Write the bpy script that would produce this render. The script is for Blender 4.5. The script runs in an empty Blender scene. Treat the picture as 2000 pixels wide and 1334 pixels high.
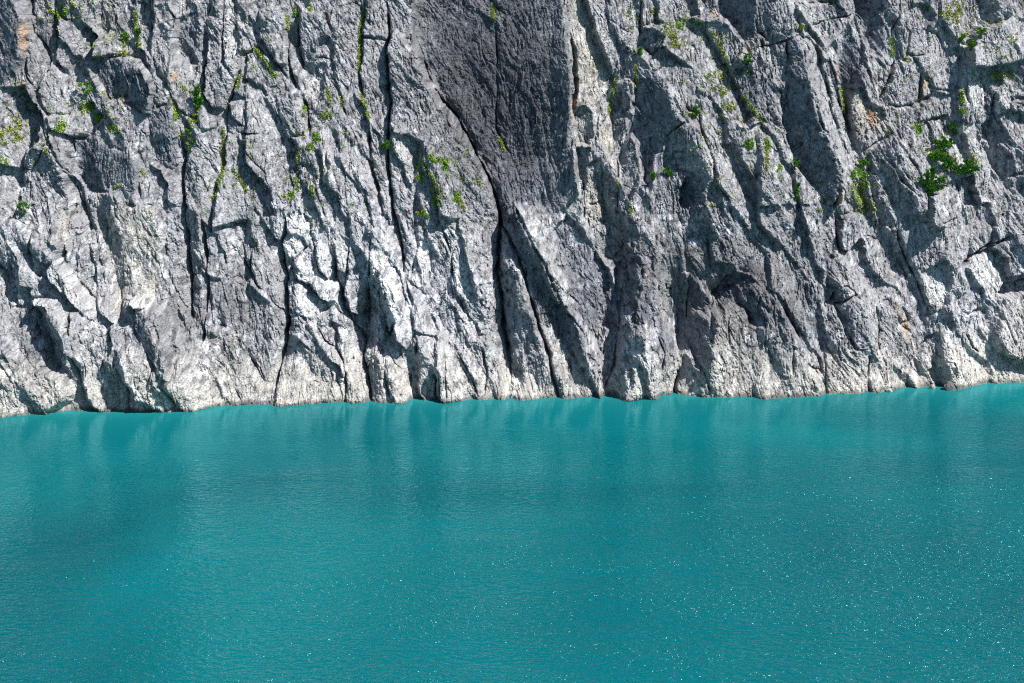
import bpy, math, random
import numpy as np

random.seed(7)
scene = bpy.context.scene
COL = scene.collection

# ------------------------------------------------------------------ camera
CAM = np.array([0.0, 0.0, 35.0])
FPX = 2000 * 50.0 / 36.0                 # focal length in photograph pixels
PITCH = math.atan((667 - 80) / FPX)      # looking slightly down on the lake
cd = bpy.data.cameras.new('camera')
cd.lens = 50.0
cd.sensor_width = 36.0
cd.clip_start = 0.5
cd.clip_end = 6000.0
cam = bpy.data.objects.new('camera', cd)
cam.location = CAM
cam.rotation_euler = (math.pi / 2 - PITCH, 0, 0)
COL.objects.link(cam)
scene.camera = cam

# ------------------------------------------------------------------ sky, sun, exposure
SUN = np.array([0.585, -0.21, 0.785])
SUN /= np.linalg.norm(SUN)
world = bpy.data.worlds.new('World')
scene.world = world
world.use_nodes = True
wn = world.node_tree
wn.nodes.clear()
sky = wn.nodes.new('ShaderNodeTexSky')
sky.sky_type = 'NISHITA'
sky.sun_disc = False
sky.sun_elevation = math.asin(SUN[2])
sky.sun_rotation = math.atan2(SUN[0], SUN[1])
sky.altitude = 1900
sky.air_density = 1.0
sky.dust_density = 0.6
bg = wn.nodes.new('ShaderNodeBackground')
bg.inputs['Strength'].default_value = 0.058
wo = wn.nodes.new('ShaderNodeOutputWorld')
wn.links.new(sky.outputs[0], bg.inputs[0])
wn.links.new(bg.outputs[0], wo.inputs[0])

sl = bpy.data.lights.new('sun', 'SUN')
sl.energy = 5.0
sl.angle = math.radians(0.5)
sl.color = (1.0, 0.96, 0.90)
so = bpy.data.objects.new('sun', sl)
import mathutils
so.rotation_euler = mathutils.Vector(SUN).to_track_quat('Z', 'Y').to_euler()
so.location = (60, -40, 120)
COL.objects.link(so)

scene.view_settings.view_transform = 'Standard'
scene.view_settings.look = 'None'
scene.view_settings.gamma = 1.0
scene.view_settings.use_curve_mapping = False
scene.view_settings.exposure = 1.08

scene.cycles.max_bounces = 4
scene.cycles.diffuse_bounces = 2
scene.cycles.glossy_bounces = 2
scene.cycles.use_denoising = False
scene.cycles.filter_width = 1.15

# ------------------------------------------------------------------ numpy noise
_rs = np.random.RandomState(11)
_ang = _rs.rand(256, 256).astype(np.float32) * 2 * np.pi
_GX, _GY = np.cos(_ang), np.sin(_ang)
_V = _rs.rand(6, 256, 256).astype(np.float32)


def perlin(x, y, seed=0):
    x = x + seed * 17.31
    y = y + seed * 9.77
    xf, yf = np.floor(x), np.floor(y)
    xi, yi = xf.astype(np.int32), yf.astype(np.int32)
    fx, fy = (x - xf).astype(np.float32), (y - yf).astype(np.float32)
    u = fx * fx * fx * (fx * (fx * 6 - 15) + 10)
    v = fy * fy * fy * (fy * (fy * 6 - 15) + 10)
    x0, x1, y0, y1 = xi & 255, (xi + 1) & 255, yi & 255, (yi + 1) & 255
    a = _GX[x0, y0] * fx + _GY[x0, y0] * fy
    b = _GX[x1, y0] * (fx - 1) + _GY[x1, y0] * fy
    c = _GX[x0, y1] * fx + _GY[x0, y1] * (fy - 1)
    d = _GX[x1, y1] * (fx - 1) + _GY[x1, y1] * (fy - 1)
    return ((a + (b - a) * u) * (1 - v) + (c + (d - c) * u) * v) * 1.45


def fbm(x, y, octv=4, seed=0, gain=0.5, lac=2.03):
    s, a, n = 0, 1.0, 0.0
    for i in range(octv):
        s = s + a * perlin(x, y, seed + i * 3.1)
        n += a
        a *= gain
        x = x * lac
        y = y * lac
    return s / n


def ridged(x, y, octv=4, seed=0, gain=0.5, lac=2.07):
    s, a, n = 0, 1.0, 0.0
    for i in range(octv):
        s = s + a * (1 - 2 * np.abs(perlin(x, y, seed + i * 2.3)))
        n += a
        a *= gain
        x = x * lac
        y = y * lac
    return s / n


def voronoi(x, y, seed=0, jit=0.95):
    """distance to the nearest seed, gap to the second, offset from it and its random numbers"""
    xf, yf = np.floor(x), np.floor(y)
    xi, yi = xf.astype(np.int32), yf.astype(np.int32)
    fx, fy = (x - xf).astype(np.float32), (y - yf).astype(np.float32)
    f1 = np.full(x.shape, 9.0, np.float32)
    f2 = np.full(x.shape, 9.0, np.float32)
    bx, by = np.zeros_like(f1), np.zeros_like(f1)
    ri, rj = np.zeros(x.shape, np.int32), np.zeros(x.shape, np.int32)
    o = int(seed * 37)
    for i in (-1, 0, 1):
        for j in (-1, 0, 1):
            ci, cj = (xi + i + o) & 255, (yi + j + o * 3) & 255
            dx = i + 0.5 + (_V[0][ci, cj] - 0.5) * jit - fx
            dy = j + 0.5 + (_V[1][ci, cj] - 0.5) * jit - fy
            d = np.sqrt(dx * dx + dy * dy)
            near = d < f1
            f2 = np.where(near, f1, np.minimum(f2, d))
            f1 = np.where(near, d, f1)
            bx = np.where(near, -dx, bx)
            by = np.where(near, -dy, by)
            ri = np.where(near, ci, ri)
            rj = np.where(near, cj, rj)
    return f1, f2 - f1, bx, by, _V[2][ri, rj], _V[3][ri, rj], _V[4][ri, rj]


def sstep(a, b, x):
    t = np.clip((x - a) / (b - a), 0, 1)
    return t * t * (3 - 2 * t)
# ------------------------------------------------------------------ what the survey of the face recorded
# Eight survey sheets of 520 x 420 photograph pixels; outlines are noted in sheet units (1652 across).
SHEET = {1: (0, 0), 2: (480, 0), 3: (980, 0), 4: (1480, 0), 5: (0, 400), 6: (480, 400), 7: (980, 400), 8: (1480, 400)}
# sheet | kind | protrusion m | lean (-3 turned left and steep .. 3 turned right and back) | rock colour, sunlit and shaded faces painted in | outline
ROCKS = """
2 W -1.6 -2.2 d 1050,0 1652,0 2030,0 2030,500 2020,900 2035,1200 1990,1280 1890,1300 1690,1290 1652,1360 1570,1334 1500,1100 1370,850 1220,640 1110,420 1060,240 1020,100
1 W 0.6 -2 d 0,0 195,0 190,120 165,300 150,370 90,440 30,510 0,515 -200,515 -200,0
1 K 0.2 -.5 n 200,0 340,0 330,70 300,140 350,200 340,300 315,340 250,260 200,200
1 S 0.3 1.4 n 340,50 350,100 500,140 600,220 570,330 480,350 450,350 360,220
1 S 0.5 .6 n 350,220 380,230 450,350 400,440 330,370 340,300
1 K 0.2 .5 n 175,240 250,260 310,370 290,440 210,560 170,480 160,380
1 D 0.8 .2 n 310,400 370,450 400,550 420,640 390,720 280,700 250,650 215,570 260,480
1 L 0.3 1.5 n 600,250 700,230 800,250 900,330 940,420 930,460 850,370 740,330 640,350 570,360
1 D 0.9 -.8 d 560,380 640,350 760,350 860,370 930,450 970,540 965,600 940,700 900,700 830,650 760,600 700,620 650,640 620,570 560,470
1 D 1.3 .8 n 680,640 730,605 800,610 840,680 920,760 930,830 905,900 800,900 740,800 670,740 650,680
1 K -.2 -.3 t 610,0 720,0 720,120 670,210 610,190
1 K .3 .2 n 800,120 850,20 930,30 950,180 940,340 900,310 850,230
1 P 0.5 -.4 n 980,170 1020,140 1060,160 1090,210 1085,300 1060,420 1050,550 1020,550 990,470 970,350 960,250
1 K .3 .3 n 990,40 1040,20 1085,110 1080,170 1020,130 985,80
1 R 0.8 .5 t 1140,0 1165,0 1140,120 1110,220 1085,380 1065,540 1050,540 1070,380 1090,220 1120,110
1 K -1.3 -1.6 d 1130,110 1270,60 1270,300 1240,400 1180,390 1120,340 1100,300
1 P 0.6 .1 n 1300,30 1370,0 1380,200 1390,380 1450,500 1430,600 1380,680 1300,670 1250,580 1260,450 1280,300 1270,120
1 P 0.3 .2 w 1390,0 1480,0 1490,300 1480,450 1440,550 1440,480 1390,370 1385,150
1 S 0.6 .6 n 1080,440 1130,460 1190,560 1220,680 1200,750 1110,690 1075,600
1 W 0.3 -.8 d 440,860 560,870 760,930 830,950 860,1000 870,1150 830,1200 700,1200 600,1180 520,1200 440,1050
1 S 0.5 -.4 n 180,1050 290,890 340,960 380,1030 420,1150 460,1300 450,1400 170,1400 190,1200
1 R 0.9 1.2 n 310,800 350,870 390,1030 430,1150 460,1290 520,1400 470,1400 420,1160 370,1010 300,880
1 K -.8 -1.2 n 420,1060 500,1150 550,1334 590,1420 520,1420 460,1290
1 S 0.2 1.4 n 0,560 150,540 250,700 250,880 160,930 130,1050 0,1000 -200,900 -200,560
1 S .2 .8 n 0,1000 130,1050 120,1230 100,1334 0,1420 -200,1420 -200,1000
1 S .4 1 n 300,720 420,720 560,640 640,720 560,830 430,850 330,800
1 P 0.1 -1 d 950,740 1000,650 1080,620 1100,780 1110,1000 1080,1060 1000,1040 940,1000 930,880
1 S .3 .6 n 870,940 930,900 940,1010 1000,1060 1040,1150 1040,1334 880,1334 870,1150
1 S .4 .6 n 1130,1010 1190,900 1250,800 1330,790 1390,860 1395,1000 1340,1150 1310,1260 1310,1420 1135,1420
1 S .5 .7 n 1400,820 1500,880 1600,1000 1652,1100 1700,1334 1320,1420 1340,1200 1390,1020
1 D .4 .4 n 1410,640 1500,600 1600,620 1652,700 1652,800 1530,820 1430,720
1 S .2 .5 n 1490,310 1600,300 1652,350 1652,600 1500,600 1440,560 1490,440
2 S .2 -.4 n 850,0 1020,0 1040,100 1020,250 980,230 930,180 890,220 885,100
2 B 0.8 .5 n 905,190 935,180 980,230 1040,350 1110,440 1150,530 1220,640 1290,720 1360,860 1430,980 1500,1110 1550,1260 1575,1400 1580,1700 1500,1700 1400,1500 1200,1334 1180,1200 1090,1050 1100,880 1000,840 920,830 890,780 900,640 885,450 875,300
2 S .4 .2 n 720,230 870,250 870,400 885,620 880,800 830,830 780,720 730,580 705,460
2 S .3 .3 n 740,0 840,0 880,100 870,240 720,220 735,100
2 S .1 .3 n 560,0 730,0 710,200 700,450 720,600 650,560 560,480 540,380 550,240 520,160
2 K 1.3 -.3 n 340,50 430,80 500,130 510,210 450,250 440,350 380,410 345,400 325,250 320,100
2 D .7 .1 n 90,60 230,30 255,200 260,400 190,400 120,300 80,200
2 K -.4 .6 w 330,430 490,390 490,520 470,600 440,680 390,620 350,520
2 D .5 .8 n 0,330 60,300 150,350 210,430 260,500 240,580 150,620 100,540 0,480
2 D .6 .2 n 180,640 250,580 310,570 360,680 380,780 350,850 270,850 210,750
2 K .4 .2 n 390,690 440,700 500,740 480,800 400,860 388,780
2 S .2 .9 n 0,500 140,620 270,860 330,920 300,1000 330,1050 270,1160 150,1180 0,1000
2 D .5 .3 n 390,970 450,930 480,970 475,1080 420,1060
2 D .5 .8 w 490,960 510,950 520,1010 500,1080 480,1060
2 S .3 .9 n 560,480 660,560 720,640 770,770 765,900 700,880 640,750 600,660
2 P .4 .3 n 790,760 850,920 870,1000 880,1100 900,1200 910,1420 870,1420 820,1180 780,1040 770,900 775,800
2 P .7 0 n 890,960 920,880 980,840 1000,880 970,1000 1000,1200 1020,1420 930,1420 900,1200 885,1060
2 S .8 1.6 w 900,850 980,840 1080,880 1060,1080 1030,1180 980,1050 920,940
2 S .2 1 n 560,960 620,1050 700,1150 760,1250 800,1400 640,1400 600,1200 550,1080
2 S .4 .5 n 620,900 700,900 770,1020 810,1180 860,1400 800,1400 740,1200 660,1060
2 S .3 .8 n 340,1020 420,1080 480,1120 580,1200 600,1400 480,1400 400,1180 330,1120
2 K .3 .7 n 490,760 560,820 600,950 560,960 500,900 480,830
2 P .4 0 n 270,980 320,1000 330,1060 290,1170 265,1100
2 K -.4 -2 d 1050,1160 1070,1130 1110,1400 1030,1400
2 S .5 .7 n 1080,1060 1150,1100 1180,1200 1200,1400 1110,1400 1070,1180
2 D .9 1 n 1210,1190 1260,1170 1320,1220 1370,1334 1360,1440 1200,1400
3 R 0 1 t 380,0 520,0 560,120 600,260 690,460 700,520 620,640 580,850 540,900 470,890 450,680 445,400 420,200
3 R .7 1.4 t 425,250 455,300 470,480 455,640 462,800 445,900 460,1040 480,1200 462,1220 440,1050 428,900 440,800 432,650 442,500
3 K -.5 -1.4 g 452,680 500,650 550,700 560,850 530,900 470,890 458,800
3 K .1 -.2 t 520,1030 600,980 640,1080 640,1260 660,1390 520,1390 510,1180
3 K -.7 -1 g 465,920 540,910 520,1030 510,1180 480,1200 465,1000
3 R .2 1 t 600,800 700,680 710,900 720,1000 700,1080 640,950 610,880
3 D .3 -.8 n 700,500 800,490 830,520 810,640 790,700 720,700 700,600
3 W -1.9 -2 d 800,640 860,690 910,780 925,860 915,1050 900,1130 860,1130 845,1000 840,880 800,840 760,860 780,760 800,700
3 P -.4 -.5 n 740,880 800,840 840,890 845,1050 835,1150 790,1240 740,1130 725,1000
3 P .1 -.4 n 710,740 780,720 780,780 740,880 720,1000 725,1100 710,1000 705,850
3 D .5 -1 d 840,520 960,450 1010,480 1050,560 1060,640 1130,740 1040,800 1000,850 1000,950 930,960 920,830 880,700 830,640
3 B .9 -.9 n 1050,820 1140,750 1220,790 1270,900 1310,1000 1310,1100 1260,1180 1180,1080 1100,1060 1020,1050 1010,900
3 K -.9 -2 d 1090,1160 1150,1090 1200,1130 1240,1200 1250,1260 1120,1270 1090,1240
3 P .6 -.2 n 960,1090 1020,1080 1080,1150 1085,1300 1080,1400 950,1400 945,1180
3 S .2 1.2 n 880,170 1010,140 1100,110 1240,140 1320,280 1400,400 1480,570 1560,720 1520,780 1430,760 1330,640 1280,580 1200,560 1180,430 1100,380 1000,300 900,300
3 S .5 -.4 n 1000,380 1100,390 1190,430 1210,560 1190,690 1160,680 1100,620 1060,560 1010,480 960,440
3 S .5 1.2 n 1220,620 1280,590 1360,680 1400,860 1460,960 1560,1100 1652,1250 1652,1400 1440,1400 1400,1230 1330,1130 1310,1000 1280,900 1220,790 1230,690
3 W -1 -1.6 d 1300,0 1652,0 1652,100 1560,220 1500,270 1440,200 1370,120 1330,60
3 S -.1 -.3 n 1240,140 1330,130 1430,190 1490,290 1430,380 1390,390 1320,270
3 K .2 0 n 1510,290 1580,230 1652,110 1652,420 1600,400 1540,350
3 S .2 -.8 d 1450,430 1540,400 1652,430 1652,760 1570,740 1480,570
3 S .2 .6 n 1520,790 1600,760 1652,800 1652,1200 1560,1080 1480,960 1430,860
3 R .4 .7 n 520,0 640,0 660,130 720,250 720,350 690,460 610,270 560,120
3 S .2 .5 n 650,0 860,0 860,140 830,220 740,180 670,120
3 S .5 .4 n 870,0 960,0 960,50 940,130 870,170
3 S .3 .8 n 970,0 1210,0 1220,90 1150,130 1100,100 1010,140 950,120 970,60
3 K .7 -.9 n 870,170 930,180 1000,230 940,340 870,300
4 S -.2 .1 n 0,0 210,0 240,130 250,200 160,230 80,270 0,200
4 S .1 -.2 n 0,290 80,280 180,250 180,400 160,500 80,520 0,420
4 S .2 0 n 0,430 80,520 160,560 150,740 100,660 0,620
4 W -1.2 -1.8 d 500,280 560,180 600,230 640,300 655,370 620,450 600,560 570,690 600,850 540,760 500,560 480,400
4 W -.9 -1.4 d 600,0 800,0 780,130 790,240 740,340 680,330 650,230 620,100
4 K 1.2 .2 n 240,20 490,10 570,100 570,150 540,200 470,260 430,330 400,280 370,230 330,200 290,130 230,60
4 B .9 -1.3 d 190,240 250,220 280,350 330,560 340,650 380,760 430,860 470,980 490,1080 490,1200 470,1290 400,1250 330,1130 250,1030 210,900 160,760 170,600 180,400
4 B 1 1.5 n 250,220 320,240 370,270 400,360 430,520 470,680 540,900 570,960 560,1080 530,1250 490,1290 490,1080 460,900 430,860 380,760 340,650 330,560 280,350 240,290
4 S .5 .9 n 400,380 440,370 480,520 520,640 560,750 600,880 630,940 560,960 540,900 470,680 430,520
4 R .4 1.2 n 580,150 620,100 650,230 655,370 700,470 740,640 715,610 690,520 650,400 610,260
4 P -.2 0 n 680,340 740,350 790,440 800,480 760,620 740,640 720,520 690,420
4 R .4 .8 t 600,560 650,530 690,640 690,760 660,860 610,880 580,760 570,650
4 K .1 .1 o 690,640 760,680 800,740 800,800 720,850 690,840
4 D .7 -.2 n 840,420 900,380 960,390 1010,450 1015,530 1000,620 970,660 890,670 800,660 780,600 800,530
4 K .6 -.5 n 800,680 960,660 970,750 930,880 880,870 810,770
4 K .3 .3 n 860,30 970,20 1050,30 1100,90 1090,120 1050,170 1060,300 1050,330 970,350 930,320 940,200 880,110
4 S .3 .5 n 960,350 1050,340 1060,170 1120,210 1160,300 1270,300 1270,470 1230,560 1120,560 1080,540 1030,450
4 K .5 .8 t 1030,460 1080,480 1085,580 1030,620 1015,540
4 K .4 .3 n 1010,640 1130,600 1220,570 1240,700 1150,730 1060,750 980,760
4 S .2 .9 n 1100,0 1390,0 1430,100 1350,180 1280,270 1200,230 1120,120
4 K .3 -1.4 n 1390,0 1580,0 1560,90 1440,150 1390,110
4 S .3 .8 n 1440,160 1560,100 1652,180 1900,200 1900,330 1652,330 1560,390 1450,420 1290,420 1290,290 1350,200
4 D .8 .5 w 1300,500 1360,480 1430,560 1450,680 1400,750 1320,690 1295,600
4 D .7 .6 w 1480,560 1560,500 1652,520 1652,600 1590,610 1570,690 1500,720 1480,640
4 K .9 .4 n 1570,640 1652,610 1800,610 1800,700 1580,700
4 K -.6 -1.8 d 1380,770 1440,750 1500,800 1540,880 1480,900 1400,870
4 S .3 -.8 n 1400,890 1550,880 1652,1000 1620,1080 1530,1110 1440,1000
4 S .4 .6 n 1260,760 1370,760 1380,880 1420,1000 1500,1110 1570,1250 1540,1400 1480,1400 1340,1180 1330,1000 1290,900
4 K .2 .4 n 930,920 1000,780 1060,770 1090,850 1090,930 1020,970 930,980
4 B 1.1 -.8 n 690,980 760,900 830,850 860,1000 960,1140 1030,1250 1020,1400 780,1420 720,1200 690,1080
4 B 1.2 1 n 830,850 900,920 960,1000 1010,1080 1035,1250 1020,1420 960,1140 860,1000
4 R .3 1 n 0,800 100,850 150,980 220,1060 240,1200 260,1400 0,1400
4 R .5 .9 n 250,1040 330,1130 420,1250 480,1400 270,1400
4 S .3 1 n 1030,1400 1040,1220 1120,1180 1220,1110 1330,1090 1350,1200 1480,1400
5 D .8 -.2 n 0,120 80,80 180,150 210,160 200,260 100,220 0,280 -150,300 -150,100
5 D 1 .3 n 210,150 280,170 380,250 380,310 310,380 210,300
5 K -1.6 -1.8 n 480,0 540,0 570,150 620,350 650,560 690,680 600,580 500,430 420,300 450,200 470,100
5 P -.2 .3 t 380,20 460,30 470,150 440,260 390,200
5 W -.2 -.3 t 560,0 1000,0 1020,200 1020,350 1000,500 1000,620 940,580 800,590 780,680 740,680 690,480 640,250 600,150
5 S .6 1.6 w 330,380 390,330 460,420 560,560 650,660 720,720 690,760 620,760 520,650 430,540 350,460
5 S .9 1.2 n 130,350 230,400 340,470 430,540 500,640 440,660 380,600 280,570 210,560 140,480
5 S .6 .2 n -150,300 0,300 50,400 60,560 0,620 -150,620
5 S .8 .9 n 460,650 560,700 700,760 720,850 700,930 640,960 560,890 470,800
5 P 1.4 -1 n 60,650 130,630 210,640 250,720 280,850 300,1000 200,1000 120,900 60,800
5 P 1.9 -.9 n 210,630 290,640 380,650 430,720 450,800 460,900 440,1000 380,970 310,960 270,800
5 D 1.6 1.8 w 215,580 330,570 400,620 440,690 455,790 430,720 380,650 290,640 220,630
5 D 1.2 1.6 w 100,520 140,500 190,520 205,580 180,640 120,620 95,570
5 F 1.2 -.9 c 0,850 100,950 300,1000 410,1050 440,1180 400,1240 280,1300 150,1100 0,960 -100,800
5 F 1.3 1.6 c 0,950 60,1030 150,1120 250,1290 200,1340 -200,1340 -200,800
5 F 1.2 1.2 c 460,810 560,890 640,980 740,1060 790,1150 810,1300 600,1320 520,1200 500,1050 470,930
5 F 1.7 1.1 c 740,900 830,860 930,930 990,1020 1050,1130 1120,1270 1000,1290 860,1220 790,1100 760,1000
5 P 1.7 -1.1 n 820,640 1000,650 1030,720 1060,800 1080,950 1070,1050 1020,1050 960,950 900,870 840,760
5 D 1.7 1.8 w 800,590 850,580 940,585 990,620 1000,650 920,645 830,645
5 S .1 -.5 n 1020,0 1130,0 1140,250 1160,500 1170,700 1100,600 1030,450 1020,250
5 S .3 .2 n 1000,430 1100,600 1170,800 1150,900 1080,850 1030,720 1000,620
5 P .3 -.2 n 1140,0 1230,60 1260,220 1275,400 1265,600 1270,780 1200,800 1170,650 1160,450 1140,250
5 S .5 .3 n 1250,100 1340,180 1380,260 1400,330 1300,420 1280,380 1260,220
5 D .5 .3 n 1400,220 1480,320 1540,420 1530,500 1400,450 1390,330
5 S .4 -.3 n 1290,450 1400,460 1530,520 1600,600 1652,700 1652,850 1500,830 1380,760 1290,780
5 D .5 .2 n 1580,220 1652,330 1652,540 1550,450
5 F .5 .3 c 1170,870 1290,800 1450,780 1550,900 1652,900 1700,1150 1690,1270 1380,1290 1320,1100 1230,1000
5 F 1.2 1.4 c 1120,960 1200,900 1250,1000 1330,1100 1400,1250 1390,1290 1170,1290 1130,1100
5 F 1.3 -.6 c 1060,1050 1110,1080 1160,1150 1175,1290 1110,1290 1050,1130
6 S .4 .8 n 0,0 60,30 130,130 215,250 235,400 235,600 240,690 150,590 60,490 20,420 40,240 0,100
6 S .3 -.5 n 0,500 60,520 160,610 250,700 240,830 210,950 180,1130 80,1120 0,1000
6 D .5 1 w 250,80 330,30 400,100 410,220 380,260 340,210 250,170
6 D .6 .8 w 220,200 300,195 350,220 370,270 290,350 240,340 220,280
6 S .7 1.2 w 290,370 370,300 420,400 440,450 400,500 350,490 310,470 280,420
6 S .6 .7 w 430,240 500,250 540,330 540,430 500,470 450,420 430,330
6 D .6 1 w 545,230 600,215 640,230 630,350 610,430 570,400 545,300
6 S .5 .4 n 645,230 690,260 760,350 755,500 740,620 700,720 640,690 605,560 625,400
6 S .5 .7 n 660,110 700,60 760,100 770,250 740,290 680,230
6 D .3 .5 n 560,40 640,90 660,170 640,210 560,210 540,150
6 S .3 .7 w 260,450 340,490 420,550 470,620 440,700 420,720 330,700 260,640
6 D .8 .7 w 430,450 500,480 560,470 580,540 560,600 500,615 450,590 400,510
6 S .3 .2 n 420,720 540,640 600,700 680,800 710,900 690,950 640,830 560,740 450,760
6 S .6 .3 n 270,750 350,740 430,830 520,950 590,1000 610,1080 520,1040 430,950 340,860 250,820
6 D 1 1.2 w 350,750 400,740 460,800 450,830 400,800
6 D .9 1.1 w 560,780 620,780 660,860 670,960 630,1005 590,930 565,850
6 F .9 .4 c 190,1000 250,960 340,1000 420,1080 520,1050 610,1100 615,1260 500,1260 180,1260
6 F .9 .4 c 620,1050 670,1030 720,1150 745,1260 620,1260
6 P .5 -.7 n 760,690 830,670 870,780 870,850 800,870 755,800
6 F 1.2 .6 c 740,930 800,880 850,960 870,1080 900,1260 800,1260 780,1100 740,1000
6 S .2 .9 n 790,80 870,60 930,150 970,300 975,420 860,280 790,180
6 S .4 1.3 w 790,240 850,280 960,430 900,380 830,390 790,460 770,340
6 B 1 1.5 w 830,400 880,375 930,400 960,480 990,580 1020,640 1040,720 1050,800 1000,900 930,830 900,700 850,520 820,450
6 P .9 -1 n 840,530 900,620 920,720 890,820 860,720 830,600
6 F 1.2 1 c 880,860 950,900 1010,930 1010,1100 1005,1260 900,1260 870,1060 850,950
6 S .6 .3 n 1050,780 1180,820 1190,950 1170,1240 1090,1240 1060,1100 1080,950
6 F 1.1 1.5 c 1190,820 1280,880 1360,990 1410,1100 1425,1240 1330,1240 1260,1240 1200,1240 1180,1000
6 S .6 1.1 n 1000,470 1100,560 1150,680 1200,780 1180,830 1060,770 1040,650
6 P .2 -.3 n 980,430 990,200 930,80 1000,0 1040,20 1030,150 1060,280 1020,420
6 P .1 .5 w 1060,100 1120,150 1150,300 1140,500 1090,500 1060,330
6 P .2 -.5 n 1150,250 1210,150 1260,280 1280,480 1220,520 1180,600 1150,500
6 S .4 1 w 1200,60 1320,80 1360,300 1420,480 1400,580 1330,600 1280,480 1265,280
6 S .4 .3 n 1340,60 1480,150 1560,350 1540,470 1450,460 1370,320
6 K .2 -.9 n 1240,520 1290,600 1330,740 1300,830 1200,760 1180,640
6 R .7 1.5 w 1290,560 1330,620 1400,700 1470,810 1430,840 1350,740 1290,640
6 S .4 .1 n 1450,480 1560,480 1590,600 1600,760 1500,740 1460,620
6 F .8 1 c 1340,840 1400,870 1460,980 1540,1100 1570,1240 1430,1240 1400,1050 1330,930
6 S 1 .3 g 1490,800 1530,750 1590,780 1620,900 1640,1050 1660,1230 1570,1240 1500,1050 1470,900
7 S -1.6 .15 d 320,150 400,50 500,150 560,250 640,380 700,500 720,680 700,760 640,760 600,880 530,780 480,690 410,620 400,480 340,370
7 S .9 .4 n 0,300 60,380 110,470 160,560 200,700 240,790 290,950 330,1100 360,1240 250,1240 180,1050 130,1030 60,960 40,800 0,700
7 B 1.8 -1.1 d 30,60 75,20 150,150 220,290 300,440 380,640 300,580 290,680 210,700 160,500 100,300 40,170
7 R 2.2 1.5 w 75,20 140,50 200,150 300,260 350,400 400,500 405,640 380,640 300,440 220,290 150,150
7 B .9 -1.3 d 290,680 340,600 400,650 470,730 510,820 550,910 590,980 610,1060 600,1180 540,1080 450,950 400,860 320,770
7 R 1.8 1.2 n 400,640 480,700 530,790 600,890 630,1000 620,1240 595,1240 605,1060 580,960 510,820 460,730
7 F 1.1 .5 c 260,790 330,790 400,880 450,960 500,1050 560,1130 600,1240 380,1240 330,1060 290,920
7 K -.3 -.2 t 530,0 640,0 640,100 590,120 540,70
7 K -.3 -.7 g 560,150 660,120 760,170 760,260 700,350 640,340 580,280
7 K -1.2 -1.2 d 700,400 790,280 850,300 850,500 780,600 730,720 700,560
7 W -.6 -.5 g 930,50 1080,50 1130,250 1160,450 1170,600 1140,720 1150,850 1100,930 1040,780 980,650 960,500 960,300
7 S 0 -.2 n 1090,30 1200,0 1280,100 1290,280 1280,380 1200,440 1150,430 1130,200
7 B .4 .1 d 870,320 920,330 940,440 900,520 940,600 990,700 1050,820 1100,920 1100,1000 1070,1220 900,1240 970,1000 910,750 850,730 780,800 730,900 760,750 840,600 860,450
7 K .1 -.8 n 640,780 720,800 730,900 700,1020 640,1100 620,1000
7 F 1.9 .7 w 820,750 870,725 910,750 920,880 960,960 985,1050 980,1240 890,1240 870,1060 850,980 790,930 730,1000 720,900 770,800
7 F 2.2 1.1 w 740,960 800,930 840,970 870,1060 880,1110 910,1240 735,1240
7 K .2 -1 d 1170,470 1230,470 1300,580 1310,640 1260,660 1180,560
7 S -.2 -.3 n 1160,560 1210,640 1280,680 1300,760 1280,900 1240,1000 1200,1000 1150,850
7 S .3 .5 n 1290,0 1420,0 1500,120 1600,250 1652,300 1652,560 1540,420 1420,380 1300,360 1290,200
7 S .3 .9 n 1430,0 1652,0 1652,300 1560,180 1480,80
7 K -.9 -1.6 d 1300,560 1390,460 1530,400 1540,450 1440,560 1340,640
7 S .6 -.9 d 1390,560 1540,440 1652,560 1652,750 1560,740 1520,640 1430,620
7 B 1.5 -.1 c 1310,680 1440,640 1520,650 1550,740 1652,760 1652,880 1670,1000 1652,1240 1300,1240 1260,1000 1280,900 1300,780
7 F .5 0 c 1110,950 1140,960 1200,1020 1280,1060 1295,1240 1090,1240 1120,1060
7 F 1 1.2 c -20,960 30,970 130,1030 60,1240 -20,1240
7 F 1.3 1 c 75,1240 150,1030 210,1080 260,1240
8 R .3 .8 n 0,0 250,0 270,100 300,200 340,350 400,420 390,500 300,430 220,350 120,230 0,130
8 S .3 .3 n 270,0 470,0 490,120 500,240 450,330 360,300 300,180
8 S .4 .5 n 500,150 550,60 640,50 740,100 830,180 860,300 930,420 1000,560 1040,680 960,620 870,530 760,480 680,250 640,220 560,300 510,280
8 D .4 .3 n 660,260 700,210 770,230 820,350 780,470 720,440 670,330
8 D .6 .1 n 880,120 920,70 1000,60 1090,140 1150,240 1130,290 1050,380 980,400 920,300 880,200
8 K .1 .8 w 980,410 1060,380 1140,330 1170,420 1160,600 1090,660 1040,600 1000,480
8 K .5 .1 n 1100,150 1170,90 1270,50 1340,250 1330,330 1250,370 1180,300 1150,220
8 S .5 .2 n 1280,0 1440,0 1480,120 1460,240 1380,290 1340,200 1290,60
8 S .2 1.2 w 1320,340 1460,270 1540,330 1560,450 1490,560 1400,560 1350,480 1280,380
8 K .6 .2 n 1240,580 1340,500 1390,540 1410,640 1310,680 1240,650
8 K .1 -1 n 1490,560 1550,460 1652,360 1800,330 1800,450 1652,500 1560,580
8 F .3 .8 c 1460,780 1500,640 1600,560 1652,540 1850,500 1850,1090 1652,1090 1560,950 1470,880
8 K .5 -.8 n 1220,680 1270,660 1320,700 1300,780 1250,770
8 F .5 1.3 c 1090,680 1130,660 1200,760 1230,860 1300,900 1420,980 1500,1160 1200,1170 1130,980 1110,850
8 S .4 .2 g 1050,830 1110,800 1120,920 1100,1020 1020,1050 1000,950
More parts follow.
